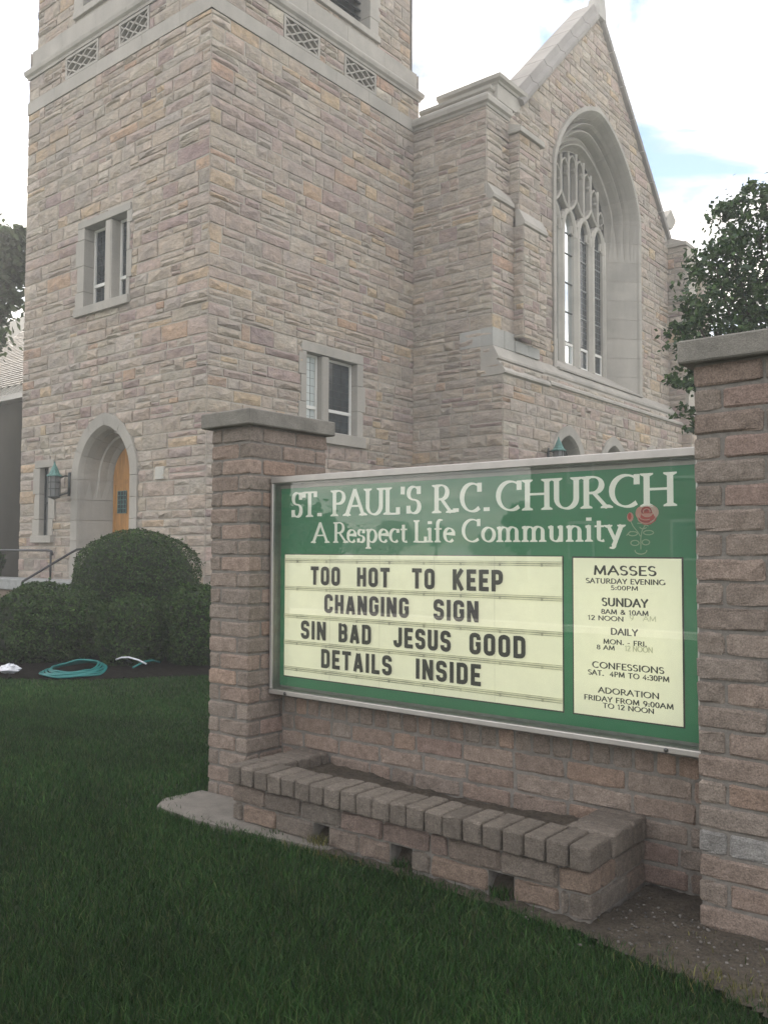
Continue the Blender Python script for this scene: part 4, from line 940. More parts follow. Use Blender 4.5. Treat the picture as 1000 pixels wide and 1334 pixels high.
cl = [(ray_at(x, y, d), r) for x, y, d, r in ((948, 300, 12.6, .42), (985, 285, 12.8, .55), (1040, 300, 12.5, .8), (930, 345, 12.4, .48), (965, 365, 13, .55), (1010, 380, 12.6, .7), (1060, 400, 13.2, .9), (915, 390, 12.3, .38), (905, 415, 12.2, .3), (950, 430, 12.6, .5), (990, 440, 12.4, .6), (1050, 470, 12.8, .9), (900, 445, 12.3, .38), (885, 432, 12.1, .22), (915, 475, 12.3, .36), (898, 500, 12.2, .28), (940, 490, 12.6, .45), (990, 510, 12.6, .6), (903, 540, 12.3, .25), (1060, 560, 13, .9), (955, 270, 12.6, .25), (990, 245, 12.8, .25), (1030, 255, 12.8, .4), (905, 555, 12.3, .2))]
cx0 = ray_at(1010, 700, 12.9); bs = (cx0[0], cx0[1], 0)
tree('leafy maple tree rising behind the right brick pillar', bs, [(bs[0], bs[1], 1.5), (bs[0]-.05, bs[1], 3.2), (bs[0], bs[1]+.1, 5)], [((bs[0], bs[1], 1.6+.1*i), tuple(c[0])) for i, c in enumerate(cl[:20])], cl, 21000, .044, LT1)
# tree beyond the church wing at the far left
cl = [(ray_at(x, y, 27), r*.75) for x, y, r in ((10, 320, 1.0), (-15, 330, 1.5), (22, 345, .7), (5, 355, .9), (18, 310, .55), (-30, 380, 1.6), (8, 378, .55), (22, 388, .35), (-60, 340, 2.2), (-100, 360, 2.4), (-70, 420, 2.2), (-10, 300, .6), (-40, 300, 1.1))]
cx0 = ray_at(-60, 500, 27); bs = (cx0[0], cx0[1], 0)
tree('dark leafy tree above the shingled roof at the left edge', bs, [(bs[0], bs[1], 4), (bs[0], bs[1], 7), (bs[0], bs[1], 9.5)], [((bs[0], bs[1], 4.5+.3*i), tuple(c[0])) for i, c in enumerate(cl)], cl, 16000, .125, ((.035, .06, .02), (.045, .07, .025), (.03, .05, .018)), tr=.3)

# things across the street, seen only as reflections in the sign glass
st2 = mat('street_asphalt', (.055, .055, .055), .9, n1=(20, .2))
mb = MB(); mb.add([(-200, -16, -.02), (200, -16, -.02), (200, -8, -.02), (-200, -8, -.02)], [(0, 1, 2, 3)]); tag(mb.build('road', st2), kind='structure')
mb = MB(); mb.bbox(-200, 200, -8, -7.8, -.1, .10, .02, (.4, .39, .37)); tag(fixn(mb.build('kerb', CONC)), kind='structure')
DTN = ((.03, .05, .018), (.04, .065, .022))
def rtree(x, y, h, w, n, label, size=.35):
    cl = [((x+random.uniform(-.6, .6)*w, y+random.uniform(-.6, .6)*w, h*random.uniform(.45, .82)), w*random.uniform(.35, .6)) for _ in range(11)]+[((x, y, h*.82), w*.38)]
    tree(label, (x, y, 0), [(x, y, h*.3), (x, y, h*.6), (x, y, h*.8)], [((x, y, h*.3), tuple(c[0])) for c in cl], cl, n, size, DTN, 'trees across the street', .25)
# mirrored view: ray through the glass point (X, 3.8) continues to (X*(1+t), 3.8*(1-t))
for X_, t_, h, w, lb in ((-4.1, 7.0, 5.2, 3.4, 'broad dark tree across the street mirrored at the left end of the sign'), (-3.62, 9.5, 3.9, 2.4, 'lower dark tree mirrored under the letters ST. in the sign'), (-2.98, 26, 6.3, 2.6, 'far tree mirrored under the word Respect'), (-2.72, 30, 6.6, 1.8, 'far slender tree mirrored under the word Life'),
                         (-2.3, 30, 3.6, 5, 'far low tree mirrored under the word Community'), (-3.2, 28, 3.8, 5, 'far low tree mirrored between two larger ones'), (-2.2, 9.0, 4.4, .9, 'small tree mirrored under the letters CH in the sign')):
    rtree(X_*(1+t_), 3.8*(1-t_), h, w, 5000, lb, .22 if t_ < 12 else .4)
hb = empty('street_house', 'gabled house across the street mirrored at the right end of the sign', 'house', (-10, -28, 0))
mb = MB(); mb.box(-19, -5, -36, -26, -.1, 7.5); mb.build('wall', STUCCO, hb)
mb = MB(); mb.prism([(-20, 7.4), (-4, 7.4), (-12, 12.5)], lambda p, q, t_: (p, t_, q), -36.5, -25.5); fixn(mb.build('roof', ALUD, hb))
for i, x in enumerate((-17.2, -12.8, -8.4)):
    for z in (1.2, 4.4):
        mb = MB(); mb.box(x, x+1.2, -26.0, -25.93, z, z+1.6); f_ = mb.build('window', ALUD, hb); mb = MB(); mb.box(x+.1, x+1.1, -25.95, -25.92, z+.1, z+1.5); mb.build('pane', GLDARK, f_)

# ------------------------------------------------------------------ bricks
BT = [((.285, .218, .182), 5), ((.262, .208, .176), 5), ((.240, .200, .172), 4), ((.31, .225, .178), 3), ((.215, .186, .163), 3), ((.27, .198, .172), 2)]
def btint(smooth=False, f=1.0):
    c = (.235, .200, .172) if smooth else random.choices([b[0] for b in BT], [b[1] for b in BT])[0]; c = tuple(.2*m+.8*v for m, v in zip((.27, .215, .182), c)); k = random.uniform(.86, 1.13)*f*1.22; return tuple(v*k for v in c)
def brick_mesh(L, D, H, rough=.006, r=.012, front=True):
    """worn block: rounded box, L along x, D along y, H along z, origin at the centre"""
    nx, ny, nz = (3 if L > .16 else 2), 2, 2; xs = np.linspace(-1, 1, nx+1); ys = np.linspace(-1, 1, ny+1); zs = np.linspace(-1, 1, nz+1); V = []; ix = {}; F = []
    xs = np.concatenate([[-1, -1+2*r/L*1.2], np.linspace(-1, 1, nx+1)[1:-1], [1-2*r/L*1.2, 1]]); ys = np.array([-1, -1+2*r/D*1.2, 1-2*r/D*1.2, 1]); zs = np.array([-1, -1+2*r/H*1.2, 1-2*r/H*1.2, 1])
    nx, ny, nz = len(xs)-1, len(ys)-1, len(zs)-1
    def v(i, j, k):
        if (i, j, k) not in ix:
            e = (i in (0, nx))+(j in (0, ny))+(k in (0, nz)); p = np.array([xs[i]*L/2, ys[j]*D/2, zs[k]*H/2])
            pull = 0 if e < 2 else (r*.42 if e == 2 else r*.75)
            if i in (0, nx): p[0] -= np.sign(p[0])*pull
            if j in (0, ny): p[1] -= np.sign(p[1])*pull
            if k in (0, nz): p[2] -= np.sign(p[2])*pull
            p += np.array([random.uniform(-1, 1)*.5, random.uniform(-1, 1), random.uniform(-1, 1)*.5])*rough
            ix[i, j, k] = len(V); V.append(p)
        return ix[i, j, k]
    for i in range(nx):
        for k in range(nz): F.append((v(i, 0, k), v(i+1, 0, k), v(i+1, 0, k+1), v(i, 0, k+1))); F.append((v(i, ny, k), v(i, ny, k+1), v(i+1, ny, k+1), v(i+1, ny, k)))
    for i in range(nx):
        for j in range(ny): F.append((v(i, j, nz), v(i+1, j, nz), v(i+1, j+1, nz), v(i, j+1, nz)))
    for j in range(ny):
        for k in range(nz): F.append((v(0, j, k), v(0, j, k+1), v(0, j+1, k+1), v(0, j+1, k))); F.append((v(nx, j, k), v(nx, j+1, k), v(nx, j+1, k+1), v(nx, j, k+1)))
    return V, F
def put_brick(parent, x0, x1, y0, y1, z0, z1, tint, g=.004, rough=.005, r=.011, rz=None, jit=.0015):
    L, D, H = x1-x0-2*g, y1-y0-2*g, z1-z0-2*g; V, F = brick_mesh(L, D, H, rough, r); c = np.array([(x0+x1)/2, (y0+y1)/2, (z0+z1)/2])
    c += np.array([random.uniform(-1, 1), random.uniform(-1, 1), random.uniform(-.5, .5)])*jit; V = np.array(V)
    if rz: cs, sn = math.cos(rz), math.sin(rz); V[:, 0], V[:, 1] = V[:, 0]*cs-V[:, 1]*sn, V[:, 0]*sn+V[:, 1]*cs
    return mk('brick', V+c, F, BRICK, parent, tint, smooth=False, origin=c)
PT, PB, NC = 2.27, -.03, 23
def pillar(label, xa, xb, top, left_visible=False, stain=()):
    t = empty('brick_pillar', label, 'pillar', (xa, 3.62, 0), 'brick pillars'); y0, y1 = 3.62, 4.32; w = xb-xa
    mb = MB(); mb.box(xa+.014, xb-.014, y0+.013, y1-.014, -.1, top+.004, (.3, .3, .3)); mb.build('mortar_core', BMORT, t)
    for i in range(NC):
        z1 = top-i*.1; z0 = z1-.1; yy = .115
        f = .88+.12*min(1, i/3.0) if True else 1
        tn = lambda s=False: (tuple(v*1.0 for v in btint(s, f)) if i not in stain else (lambda w_: (w_, w_-.008, w_-.018))(random.uniform(.25, .36)))
        if i % 2 == 0:
            if left_visible: put_brick(t, xa, xb-.115, y0, y0+.115, z0, z1, tn()); put_brick(t, xb-.115, xb, y0, y0+.115, z0, z1, tn(True))
            else: put_brick(t, xa, xa+.105, y0, y0+.20, z0, z1, tn(True)); put_brick(t, xa+.105, xb, y0, y0+.115, z0, z1, tn())
            ys = [(y0+.115, y0+.405, 0), (y0+.405, y0+.70, 0)]
        else:
            if left_visible: put_brick(t, xa, xa+.12, y0, y0+.2, z0, z1, tn(True)); put_brick(t, xa+.12, xb, y0, y0+.115, z0, z1, tn())
            else: put_brick(t, xa, xb-.11, y0, y0+.115, z0, z1, tn()); put_brick(t, xb-.11, xb, y0, y0+.285, z0, z1, tn(True))
            ys = [(y0+.285, y0+.585, 0), (y0+.585, y0+.70, 0)] if not left_visible else [(y0+.115, y0+.4, 0), (y0+.4, y0+.7, 0)]
        xs_ = (xb-.11, xb) if not left_visible else (xa, xa+.11)
        if left_visible and i > 14: ys = ys[:1]
        for a, b, _ in ys: put_brick(t, xs_[0], xs_[1], a, b, z0, z1, tn())
    cp = MB(); cp.bbox(xa-.045, xb+.042, y0-.045, y1+.03, top+.004, top+.10, .007, (.21, .20, .18)); o = fixn(cp.build('cap', CONC, t)); return t
pillar('complete brick pillar with flat concrete cap left of the green sign', -4.355, -3.985, PT)
pillar('brick pillar cut off by the right edge of the photo, right of the sign', -1.285, -.885, PT+.012, True, (19,))
# low wall between the pillars
lw = empty('brick_wall', 'low brick wall under the green sign between the two pillars', 'wall', (-2.6, 3.9, 0))
mb = MB(); mb.box(-3.984, -1.287, 3.912, 4.10, -.1, 1.93, (.3, .3, .3)); mb.build('mortar_core', BMORT, lw)
x = -3.97
while x < -1.30:
    w = random.uniform(.098, .110); x2 = min(x+w, -1.285)
    if -1.285-x2 < .05: x2 = -1.285
    put_brick(lw, x, x2, 3.902, 4.02, .492, .60, btint(random.random() < .3), rough=.004); x = x2
for k in range(5):
    z1 = .492-k*.1; x = -3.985-random.uniform(.05, .12) if k % 2 else -3.985-.2; f = 1.0 if k < 2 else .9
    while x < -1.29:
        L = random.choice((.29, .30, .31, .31, .16)); x2 = x+L
        if -1.285-x2 < .09: x2 = -1.285
        a = max(x, -3.984); 
        if x2-a > .04: put_brick(lw, a, min(x2, -1.286), 3.902, 4.01, z1-.1, z1, btint(False, f), rough=.005)
        x = x2
# planter in front
pl = empty('brick_planter', 'low brick planter box capped with upright bricks in front of the sign', 'planter', (-2.7, 3.33, 0))
PX0, PX1, PY0, PY1 = -3.785, -1.612, 3.33, 3.895
gaps = [(-3.17, -3.06), (-2.66, -2.53), (-2.11, -1.98)]
mb = MB(); mb.box(PX0+.015, PX1-.015, PY0+.016, PY0+.10, .1, .205); mb.box(PX1-.10, PX1-.016, PY0+.1, PY1, -.05, .205); mb.box(PX0+.016, PX0+.10, PY0+.1, PY1, -.05, .205)
xs_ = [PX0+.015]+[v for g_ in gaps for v in g_]+[PX1-.015]
for a, b in zip(xs_[::2], xs_[1::2]): mb.box(a, b, PY0+.017, PY0+.10, -.05, .099)
mb.build('mortar_core', BMORT, pl)
for a, b in gaps:
    V, F = grid(a-.02, b+.02, PY0+.02, PY0+.14, 14, 10, lambda x, y: .0+.75*(y-PY0-.03)+bumpy(x, y, .02)); mk('hole_soil', V, F, SOIL, pl, smooth=True)
V, F = grid(PX0+.1, PX1-.1, PY0+.09, PY1, 120, 30, lambda x, y: .225+bumpy(x, y, .012)+.02*np.sin(x*3)); mk('planter_soil', V, F, SOIL, pl, smooth=True)
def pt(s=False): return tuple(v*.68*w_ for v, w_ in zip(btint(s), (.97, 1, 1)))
# bottom course with drainage gaps, middle course
segs = [(PX0, -3.69), (-3.69, -3.17), (-3.06, -2.84), (-2.84, -2.66), (-2.53, -2.42), (-2.42, -2.11), (-1.98, -1.78), (-1.78, -1.71), (-1.71, PX1)]
segs = [(PX0, -3.70), (-3.70, -3.44), (-3.44, -3.17), (-3.06, -2.86), (-2.86, -2.66), (-2.53, -2.42), (-2.42, -2.11), (-1.98, -1.76), (-1.76, -1.72), (-1.72, PX1)]
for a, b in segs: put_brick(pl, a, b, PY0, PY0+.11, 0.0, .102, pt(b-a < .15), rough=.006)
x = PX0
for L in (.26, .27, .28, .27, .28, .10, .28, .28, .30):
    x2 = min(x+L, PX1)
    if PX1-x2 < .05: x2 = PX1
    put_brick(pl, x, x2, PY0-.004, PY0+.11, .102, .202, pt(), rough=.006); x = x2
    if x >= PX1: break
for z0, ofs in ((0.0, .11), (.102, .11)):
    y = PY0+ofs
    for L in ((.26, .20) if z0 == 0 else (.14, .28, .1)):
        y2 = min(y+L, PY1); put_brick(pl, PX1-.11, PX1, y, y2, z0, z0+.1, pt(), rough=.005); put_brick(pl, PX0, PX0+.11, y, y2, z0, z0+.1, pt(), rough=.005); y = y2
# upright cap bricks
x = PX0-.012; n = 21; w = (PX1+.012-x)/n
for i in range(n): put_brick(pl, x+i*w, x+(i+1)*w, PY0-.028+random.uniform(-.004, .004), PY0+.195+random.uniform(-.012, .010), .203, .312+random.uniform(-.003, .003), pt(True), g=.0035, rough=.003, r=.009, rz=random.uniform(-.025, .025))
y = PY0+.205; k = 0
while y < PY1-.05:
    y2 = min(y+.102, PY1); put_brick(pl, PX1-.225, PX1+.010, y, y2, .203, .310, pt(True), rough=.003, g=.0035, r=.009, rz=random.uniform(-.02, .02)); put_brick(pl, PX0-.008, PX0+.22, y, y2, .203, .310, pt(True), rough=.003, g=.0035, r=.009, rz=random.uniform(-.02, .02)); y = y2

# ------------------------------------------------------------------ hose and litter
hs = empty('garden_hose', 'coil of teal garden hose lying at the lawn edge below the bushes', 'hose', (-9.6, 6.0, 0))
for k in range(5):
    mb = MB(); a0 = random.uniform(0, .5); pts = []
    for i in range(41):
        a_ = 2*math.pi*i/40+a0; r1 = .27+.028*k+.012*math.sin(3*a_+k); r2 = .40+.024*k
        u_ = r1*math.cos(a_); v_ = r2*math.sin(a_); d1, d2 = (.62, .785), (-.785, .62)
        pts.append((-9.74+u_*d1[0]+v_*d2[0], 6.02+u_*d1[1]+v_*d2[1], .02+.011*(4-k)+.05*max(0, math.sin(a_+.6))+.006*math.sin(5*a_+k*2)))
    mb.tube(pts[:-1], .0125, 7, close=True); mb.build('hose_loop', HOSE, hs, smooth=True)
mb = MB(); mb.tube([(-9.3, 6.55, .05), (-9.35, 6.75, .10), (-9.45, 6.95, .09), (-9.5, 7.1, .05)], .0125, 7); mb.build('hose_end', HOSE, hs, smooth=True)
mb = MB(); mb.tube([(-9.66, 6.55, .12), (-9.58, 6.57, .15), (-9.46, 6.60, .16), (-9.34, 6.66, .13), (-9.26, 6.72, .08)], .011, 7)
tag(mb.build('pipe_piece', WHITEP, smooth=True), 'short curved white pipe lying right of the teal hose', 'pipe')
mb = MB(); mb.tube([(-9.75, 6.9, .02), (-9.65, 6.7, .1), (-9.55, 6.62, .12)], .012, 6); tag(mb.build('soaker_pipe', RAIL, smooth=True), 'black pipe end between the teal hose and the white pipe', 'pipe')
mb = MB(); rr = np.random.default_rng(5); P2 = []; 
for i in range(9):
    for j in range(12):
        th = math.pi*i/8; f_ = 2*math.pi*j/12; k = 1+.18*math.sin(3*f_+i)+.12*rr.normal(); P2.append((-10.33+.13*k*math.sin(th)*math.cos(f_)*.8, 5.50+.12*k*math.sin(th)*math.sin(f_), .05+.055*k*math.cos(th)))
tag(mk('plastic_bag', P2, [(i*12+j, i*12+(j+1) % 12, (i+1)*12+(j+1) % 12, (i+1)*12+j) for i in range(8) for j in range(12)], WHITEP), 'crumpled white plastic bag on the dark bed at the left edge', 'bag')
# ------------------------------------------------------------------ lettering: strokes drawn with a broad pen
def A(cx, cy, rx, ry, a0, a1, n=None):
    n = n or max(4, int(abs(a1-a0)/14)); return [(cx+rx*math.cos(R(a0+(a1-a0)*i/n)), cy+ry*math.sin(R(a0+(a1-a0)*i/n))) for i in range(n+1)]
def Sg(cx, w, h): return A(cx, .755*h, w, .245*h, 35, 270)+A(cx, .255*h, w*1.06, .255*h, 90, -145)[1:]
CAPS = {
 'A': (.74, [[(0, 0), (.37, 1)], [(.37, 1), (.74, 0)], [(.15, .36), (.59, .36)]], [(.0, 0), (.74, 0)]),
 'B': (.56, [[(.08, 0), (.08, 1)], [(.08, 1), (.28, 1)]+A(.28, .765, .21, .235, 90, -90)+[(.08, .53)], [(.08, .53), (.30, .53)]+A(.30, .265, .25, .265, 90, -90)+[(.08, 0)]], [(.08, 0), (.08, 1)]),
 'C': (.76, [A(.43, .5, .40, .5, 52, 308)], []),
 'D': (.78, [[(.08, 0), (.08, 1)], [(.08, 1), (.30, 1)]+A(.30, .5, .43, .5, 90, -90)+[(.08, 0)]], [(.08, 0), (.08, 1)]),
 'E': (.52, [[(.08, 0), (.08, 1)], [(.08, 1), (.50, 1)], [(.08, .52), (.44, .52)], [(.08, 0), (.52, 0)]], []),
 'F': (.50, [[(.08, 0), (.08, 1)], [(.08, 1), (.50, 1)], [(.08, .50), (.43, .50)]], []),
 'G': (.80, [A(.43, .5, .40, .5, 52, 340), [(.80, .40), (.80, .08)]], []),
 'H': (.78, [[(.09, 0), (.09, 1)], [(.69, 0), (.69, 1)], [(.09, .52), (.69, .52)]], [(.09, 0), (.09, 1), (.69, 0), (.69, 1)]),
 'I': (.18, [[(.09, 0), (.09, 1)]], [(.09, 0), (.09, 1)]),
 'J': (.30, [[(.22, 1), (.22, .1)]+A(.05, .1, .17, .25, 0, -80)[1:]], [(.22, 1)]),
 'K': (.66, [[(.08, 0), (.08, 1)], [(.60, 1), (.09, .47)], [(.24, .60), (.66, 0)]], [(.08, 0), (.08, 1)]),
 'L': (.54, [[(.09, 0), (.09, 1)], [(.09, 0), (.52, 0)]], [(.09, 0), (.09, 1)]),
 'M': (.92, [[(.08, 0), (.14, 1)], [(.14, 1), (.46, .12)], [(.46, .12), (.78, 1)], [(.78, 1), (.84, 0)]], [(.08, 0), (.84, 0)]),
 'N': (.78, [[(.08, 0), (.08, 1)], [(.08, 1), (.70, 0)], [(.70, 0), (.70, 1)]], []),
 'O': (.88, [A(.44, .5, .41, .5, 0, 360, 28)], []),
 'P': (.56, [[(.09, 0), (.09, 1)], [(.09, 1), (.28, 1)]+A(.28, .74, .25, .26, 90, -90)+[(.09, .48)]], [(.09, 0), (.09, 1)]),
 'R': (.66, [[(.09, 0), (.09, 1)], [(.09, 1), (.28, 1)]+A(.28, .74, .24, .26, 90, -90)+[(.09, .48)], [(.30, .48), (.66, 0)]], [(.09, 0), (.09, 1), (.66, 0)]),
 'S': (.52, [Sg(.26, .21, 1)], []),
 'T': (.66, [[(.33, 0), (.33, 1)], [(.02, 1), (.64, 1)]], [(.33, 0)]),
 'U': (.76, [[(.09, 1), (.09, .34)]+A(.38, .34, .29, .34, 180, 360)[1:]+[(.67, 1)]], [(.09, 1), (.67, 1)]),
 'V': (.70, [[(0, 1), (.35, 0)], [(.35, 0), (.70, 1)]], []), 'Y': (.64, [[(0, 1), (.32, .46)], [(.64, 1), (.32, .46)], [(.32, .46), (.32, 0)]], []),
 'W': (1.0, [[(0, 1), (.26, 0)], [(.26, 0), (.5, .9)], [(.5, .9), (.74, 0)], [(.74, 0), (1, 1)]], []),
 '1': (.36, [[(.05, .82), (.20, 1), (.20, 0)]], []), '2': (.50, [A(.24, .74, .21, .26, 160, -25)+[(.05, 0)], [(.05, 0), (.48, 0)]], []),
 '3': (.50, [A(.22, .76, .20, .24, 150, -90), A(.22, .26, .24, .26, 90, -150)], []), '4': (.54, [[(.38, 0), (.38, 1), (.02, .3), (.52, .3)]], []),
 '5': (.50, [[(.44, 1), (.12, 1), (.10, .56)]+A(.22, .30, .24, .30, 110, -140)], []), '8': (.52, [A(.26, .75, .19, .24, 0, 360, 18), A(.26, .26, .23, .26, 0, 360, 18)], []),
 '9': (.54, [A(.26, .68, .22, .31, 0, 360, 20), [(.48, .66), (.44, .3), (.24, 0)]], []), '0': (.54, [A(.27, .5, .23, .5, 0, 360, 24)], []),
 '&': (.72, [[(.68, 0), (.20, .66)]+A(.32, .82, .14, .17, 200, -20)+[(.36, .56), (.14, .40)]+A(.28, .22, .22, .22, 140, 300)+[(.56, .26), (.66, .46)]], []),
 ':': (.18, [[(.09, .06), (.09, .14)], [(.09, .5), (.09, .58)]], []), '.': (.20, [[(.10, .02), (.10, .10)]], []), '-': (.36, [[(.04, .4), (.32, .4)]], []),
 "'": (.16, [[(.08, 1), (.07, .74)]], []), ' ': (.30, [], [])}
LOW = {
 'c': (.48, [A(.27, .31, .23, .31, 50, 305)], []), 'e': (.52, [[(.06, .36), (.47, .36)]+A(.27, .33, .21, .29, 5, 180)[1:]+A(.28, .31, .22, .31, 180, 312)[1:]], []),
 'f': (.38, [[(.17, 0), (.17, .80)]+A(.33, .80, .16, .22, 180, 70)[1:], [(.04, .60), (.34, .60)]], [(.17, 0)]),
 'i': (.26, [[(.13, 0), (.13, .62)], [(.13, .86), (.13, .94)]], [(.13, 0)]),
 'm': (.96, [[(.12, 0), (.12, .62)], [(.12, .44)]+A(.29, .42, .17, .20, 160, 0)+[(.46, 0)], [(.46, .44)]+A(.64, .42, .17, .20, 160, 0)+[(.81, 0)]], [(.12, 0), (.46, 0), (.81, 0)]),
 'n': (.62, [[(.12, 0), (.12, .62)], [(.12, .44)]+A(.30, .42, .18, .20, 160, 0)+[(.48, 0)]], [(.12, 0), (.48, 0)]),
 'o': (.58, [A(.29, .31, .24, .31, 0, 360, 24)], []), 'p': (.60, [[(.12, -.30), (.12, .62)], A(.32, .31, .22, .31, 150, -150)], [(.12, -.30)]),
 's': (.40, [Sg(.20, .14, .62)], []), 't': (.36, [[(.16, .80), (.16, .14)]+A(.27, .14, .11, .14, 180, 300)[1:], [(.03, .60), (.32, .60)]], []),
 'u': (.62, [[(.12, .62), (.12, .20)]+A(.29, .20, .17, .20, 180, 350)[1:], [(.48, .62), (.48, 0)]], []),
 'y': (.56, [[(.06, .62), (.30, .02)], [(.52, .62), (.27, -.14)]+A(.16, -.18, .10, .10, 10, -110)], [(.06, .62), (.52, .62)])}
def rr_(x0, x1, y0, y1, r=.15, close=True):
    p = A(x1-r, y1-r, r, r, 0, 90, 3)+A(x0+r, y1-r, r, r, 90, 180, 3)+A(x0+r, y0+r, r, r, 180, 270, 3)+A(x1-r, y0+r, r, r, 270, 360, 3); return p+[p[0]] if close else p
h_ = .095; T_, B_, LX, RX = 1-h_, h_, h_, .52-h_; cr = .14
OPENC = A(RX-cr, T_-cr, cr, cr, 0, 90, 3)+A(LX+cr, T_-cr, cr, cr, 90, 180, 3)+A(LX+cr, B_+cr, cr, cr, 180, 270, 3)+A(RX-cr, B_+cr, cr, cr, 270, 360, 3)
COND = {'O': (.52, [rr_(LX, RX, B_, T_, cr)]), 'T': (.50, [[(.25, 0), (.25, 1-h_)], [(0, T_), (.50, T_)]]), 'H': (.52, [[(LX, 0), (LX, 1)], [(RX, 0), (RX, 1)], [(LX, .5), (RX, .5)]]),
 'K': (.55, [[(LX, 0), (LX, 1)], [(.46, 1), (.13, .45)], [(.20, .55), (.47, 0)]]), 'E': (.46, [[(LX, 0), (LX, 1)], [(LX, T_), (.46, T_)], [(LX, .5), (.41, .5)], [(LX, B_), (.46, B_)]]),
 'P': (.52, [[(LX, 0), (LX, 1)], [(LX, T_), (RX-cr, T_)]+A(RX-cr, T_-cr, cr, cr, 90, 0, 3)+A(RX-cr, .42+cr, cr, cr, 0, -90, 3)+[(LX, .42)]]),
 'C': (.52, [[(RX, .66)]+OPENC+[(RX, .34)]]), 'G': (.52, [[(RX, .68)]+OPENC+[(RX, .48), (.29, .48)]]),
 'A': (.56, [[(.09, 0), (.26, .95)], [(.30, .95), (.47, 0)], [(.16, .27), (.40, .27)]]), 'N': (.54, [[(LX, 0), (LX, 1)], [(LX+.02, .93), (RX, .07)], [(RX+.02, 0), (RX+.02, 1)]]), 'I': (.19, [[(LX, 0), (LX, 1)]]),
 'S': (.52, [[(RX, .70)]+A(RX-cr, T_-cr, cr, cr, 0, 90, 3)+A(LX+cr, T_-cr, cr, cr, 90, 180, 3)+A(LX+cr, .60+.04, cr, cr*.9, 180, 250, 3)+A(RX-cr, .50-cr, cr, cr, 80, 0, 3)+A(RX-cr, B_+cr, cr, cr, 0, -90, 3)+A(LX+cr, B_+cr, cr, cr, 270, 180, 3)+[(LX, .30)]]),
 'B': (.52, [[(LX, 0), (LX, 1)], [(LX, T_), (RX-cr, T_)]+A(RX-cr-.01, T_-cr, cr, cr, 90, 0, 3)+A(RX-cr-.01, .52+cr*.8, cr, cr*.8, 0, -90, 3)+[(LX, .52)], [(RX-cr, .52)]+A(RX-cr, .52-cr, cr, cr, 90, 0, 3)+A(RX-cr, B_+cr, cr, cr, 0, -90, 3)+[(LX, B_)]]),
 'D': (.52, [[(LX, 0), (LX, 1)], [(LX, T_), (RX-cr, T_)]+A(RX-cr, T_-cr, cr, cr, 90, 0, 3)+A(RX-cr, B_+cr, cr, cr, 0, -90, 3)+[(LX, B_)]]),
 'J': (.46, [[(.365, 1)]+A(.365-cr, B_+cr, cr, cr, 0, -90, 3)+A(LX+cr-.02, B_+cr, cr-.02, cr, 270, 180, 3)+[(LX-.01, .34)]]), 'U': (.52, [[(LX, 1)]+A(LX+cr, B_+cr, cr, cr, 180, 270, 3)+A(RX-cr, B_+cr, cr, cr, 270, 360, 3)+[(RX, 1)]]),
 'L': (.44, [[(LX, 0), (LX, 1)], [(LX, B_), (.44, B_)]]), ' ': (.42, [])}
def stroke(mb, pts, pen, fn, lev, cap=0.0):
    """flat ribbon along pts; pen = (a, b, phi) ellipse half axes and tilt; fn(u, v, lev) -> world"""
    a, b, ph = pen; L = []; Rr = []
    pts = [p for i, p in enumerate(pts) if i == 0 or math.hypot(p[0]-pts[i-1][0], p[1]-pts[i-1][1]) > 1e-7]; n = len(pts)
    if n < 2: return
    cl_ = n > 3 and math.hypot(pts[0][0]-pts[-1][0], pts[0][1]-pts[-1][1]) < 1e-6
    for i, (x, y) in enumerate(pts):
        if cl_: p = pts[i-1] if i > 0 else pts[-2]; q = pts[i+1] if i < n-1 else pts[1]
        else: p = pts[max(0, i-1)]; q = pts[min(n-1, i+1)]
        d1 = (x-p[0], y-p[1]); d2 = (q[0]-x, q[1]-y); l1 = math.hypot(*d1) or 0; l2 = math.hypot(*d2) or 0
        t1 = (d1[0]/l1, d1[1]/l1) if l1 > 1e-9 else (d2[0]/l2, d2[1]/l2); t2 = (d2[0]/l2, d2[1]/l2) if l2 > 1e-9 else t1
        tx, ty = t1[0]+t2[0], t1[1]+t2[1]; l = math.hypot(tx, ty) or 1; tx /= l; ty /= l; nx, ny = -ty, tx; ms_ = 1/max(.55, tx*t1[0]+ty*t1[1])
        c, s = math.cos(ph), math.sin(ph); ux, uy = nx*c+ny*s, -nx*s+ny*c; w = math.sqrt((a*ux)**2+(b*uy)**2)*ms_
        ex = cap if (not cl_ and i in (0, n-1)) else 0; sgn = -1 if i == 0 else 1
        x += tx*ex*sgn; y += ty*ex*sgn; L.append((x+nx*w, y+ny*w)); Rr.append((x-nx*w, y-ny*w))
    V = [fn(u, v, lev) for u, v in L]+[fn(u, v, lev) for u, v in Rr]; mb.add(V, [(i, n+i, n+i+1, i+1) for i in range(n-1)])
def layout(text, table, sp):
    x = 0; o = []
    for ch_ in text: g = table[ch_]; o.append((x, ch_)); x += g[0]+sp
    return o, x-sp
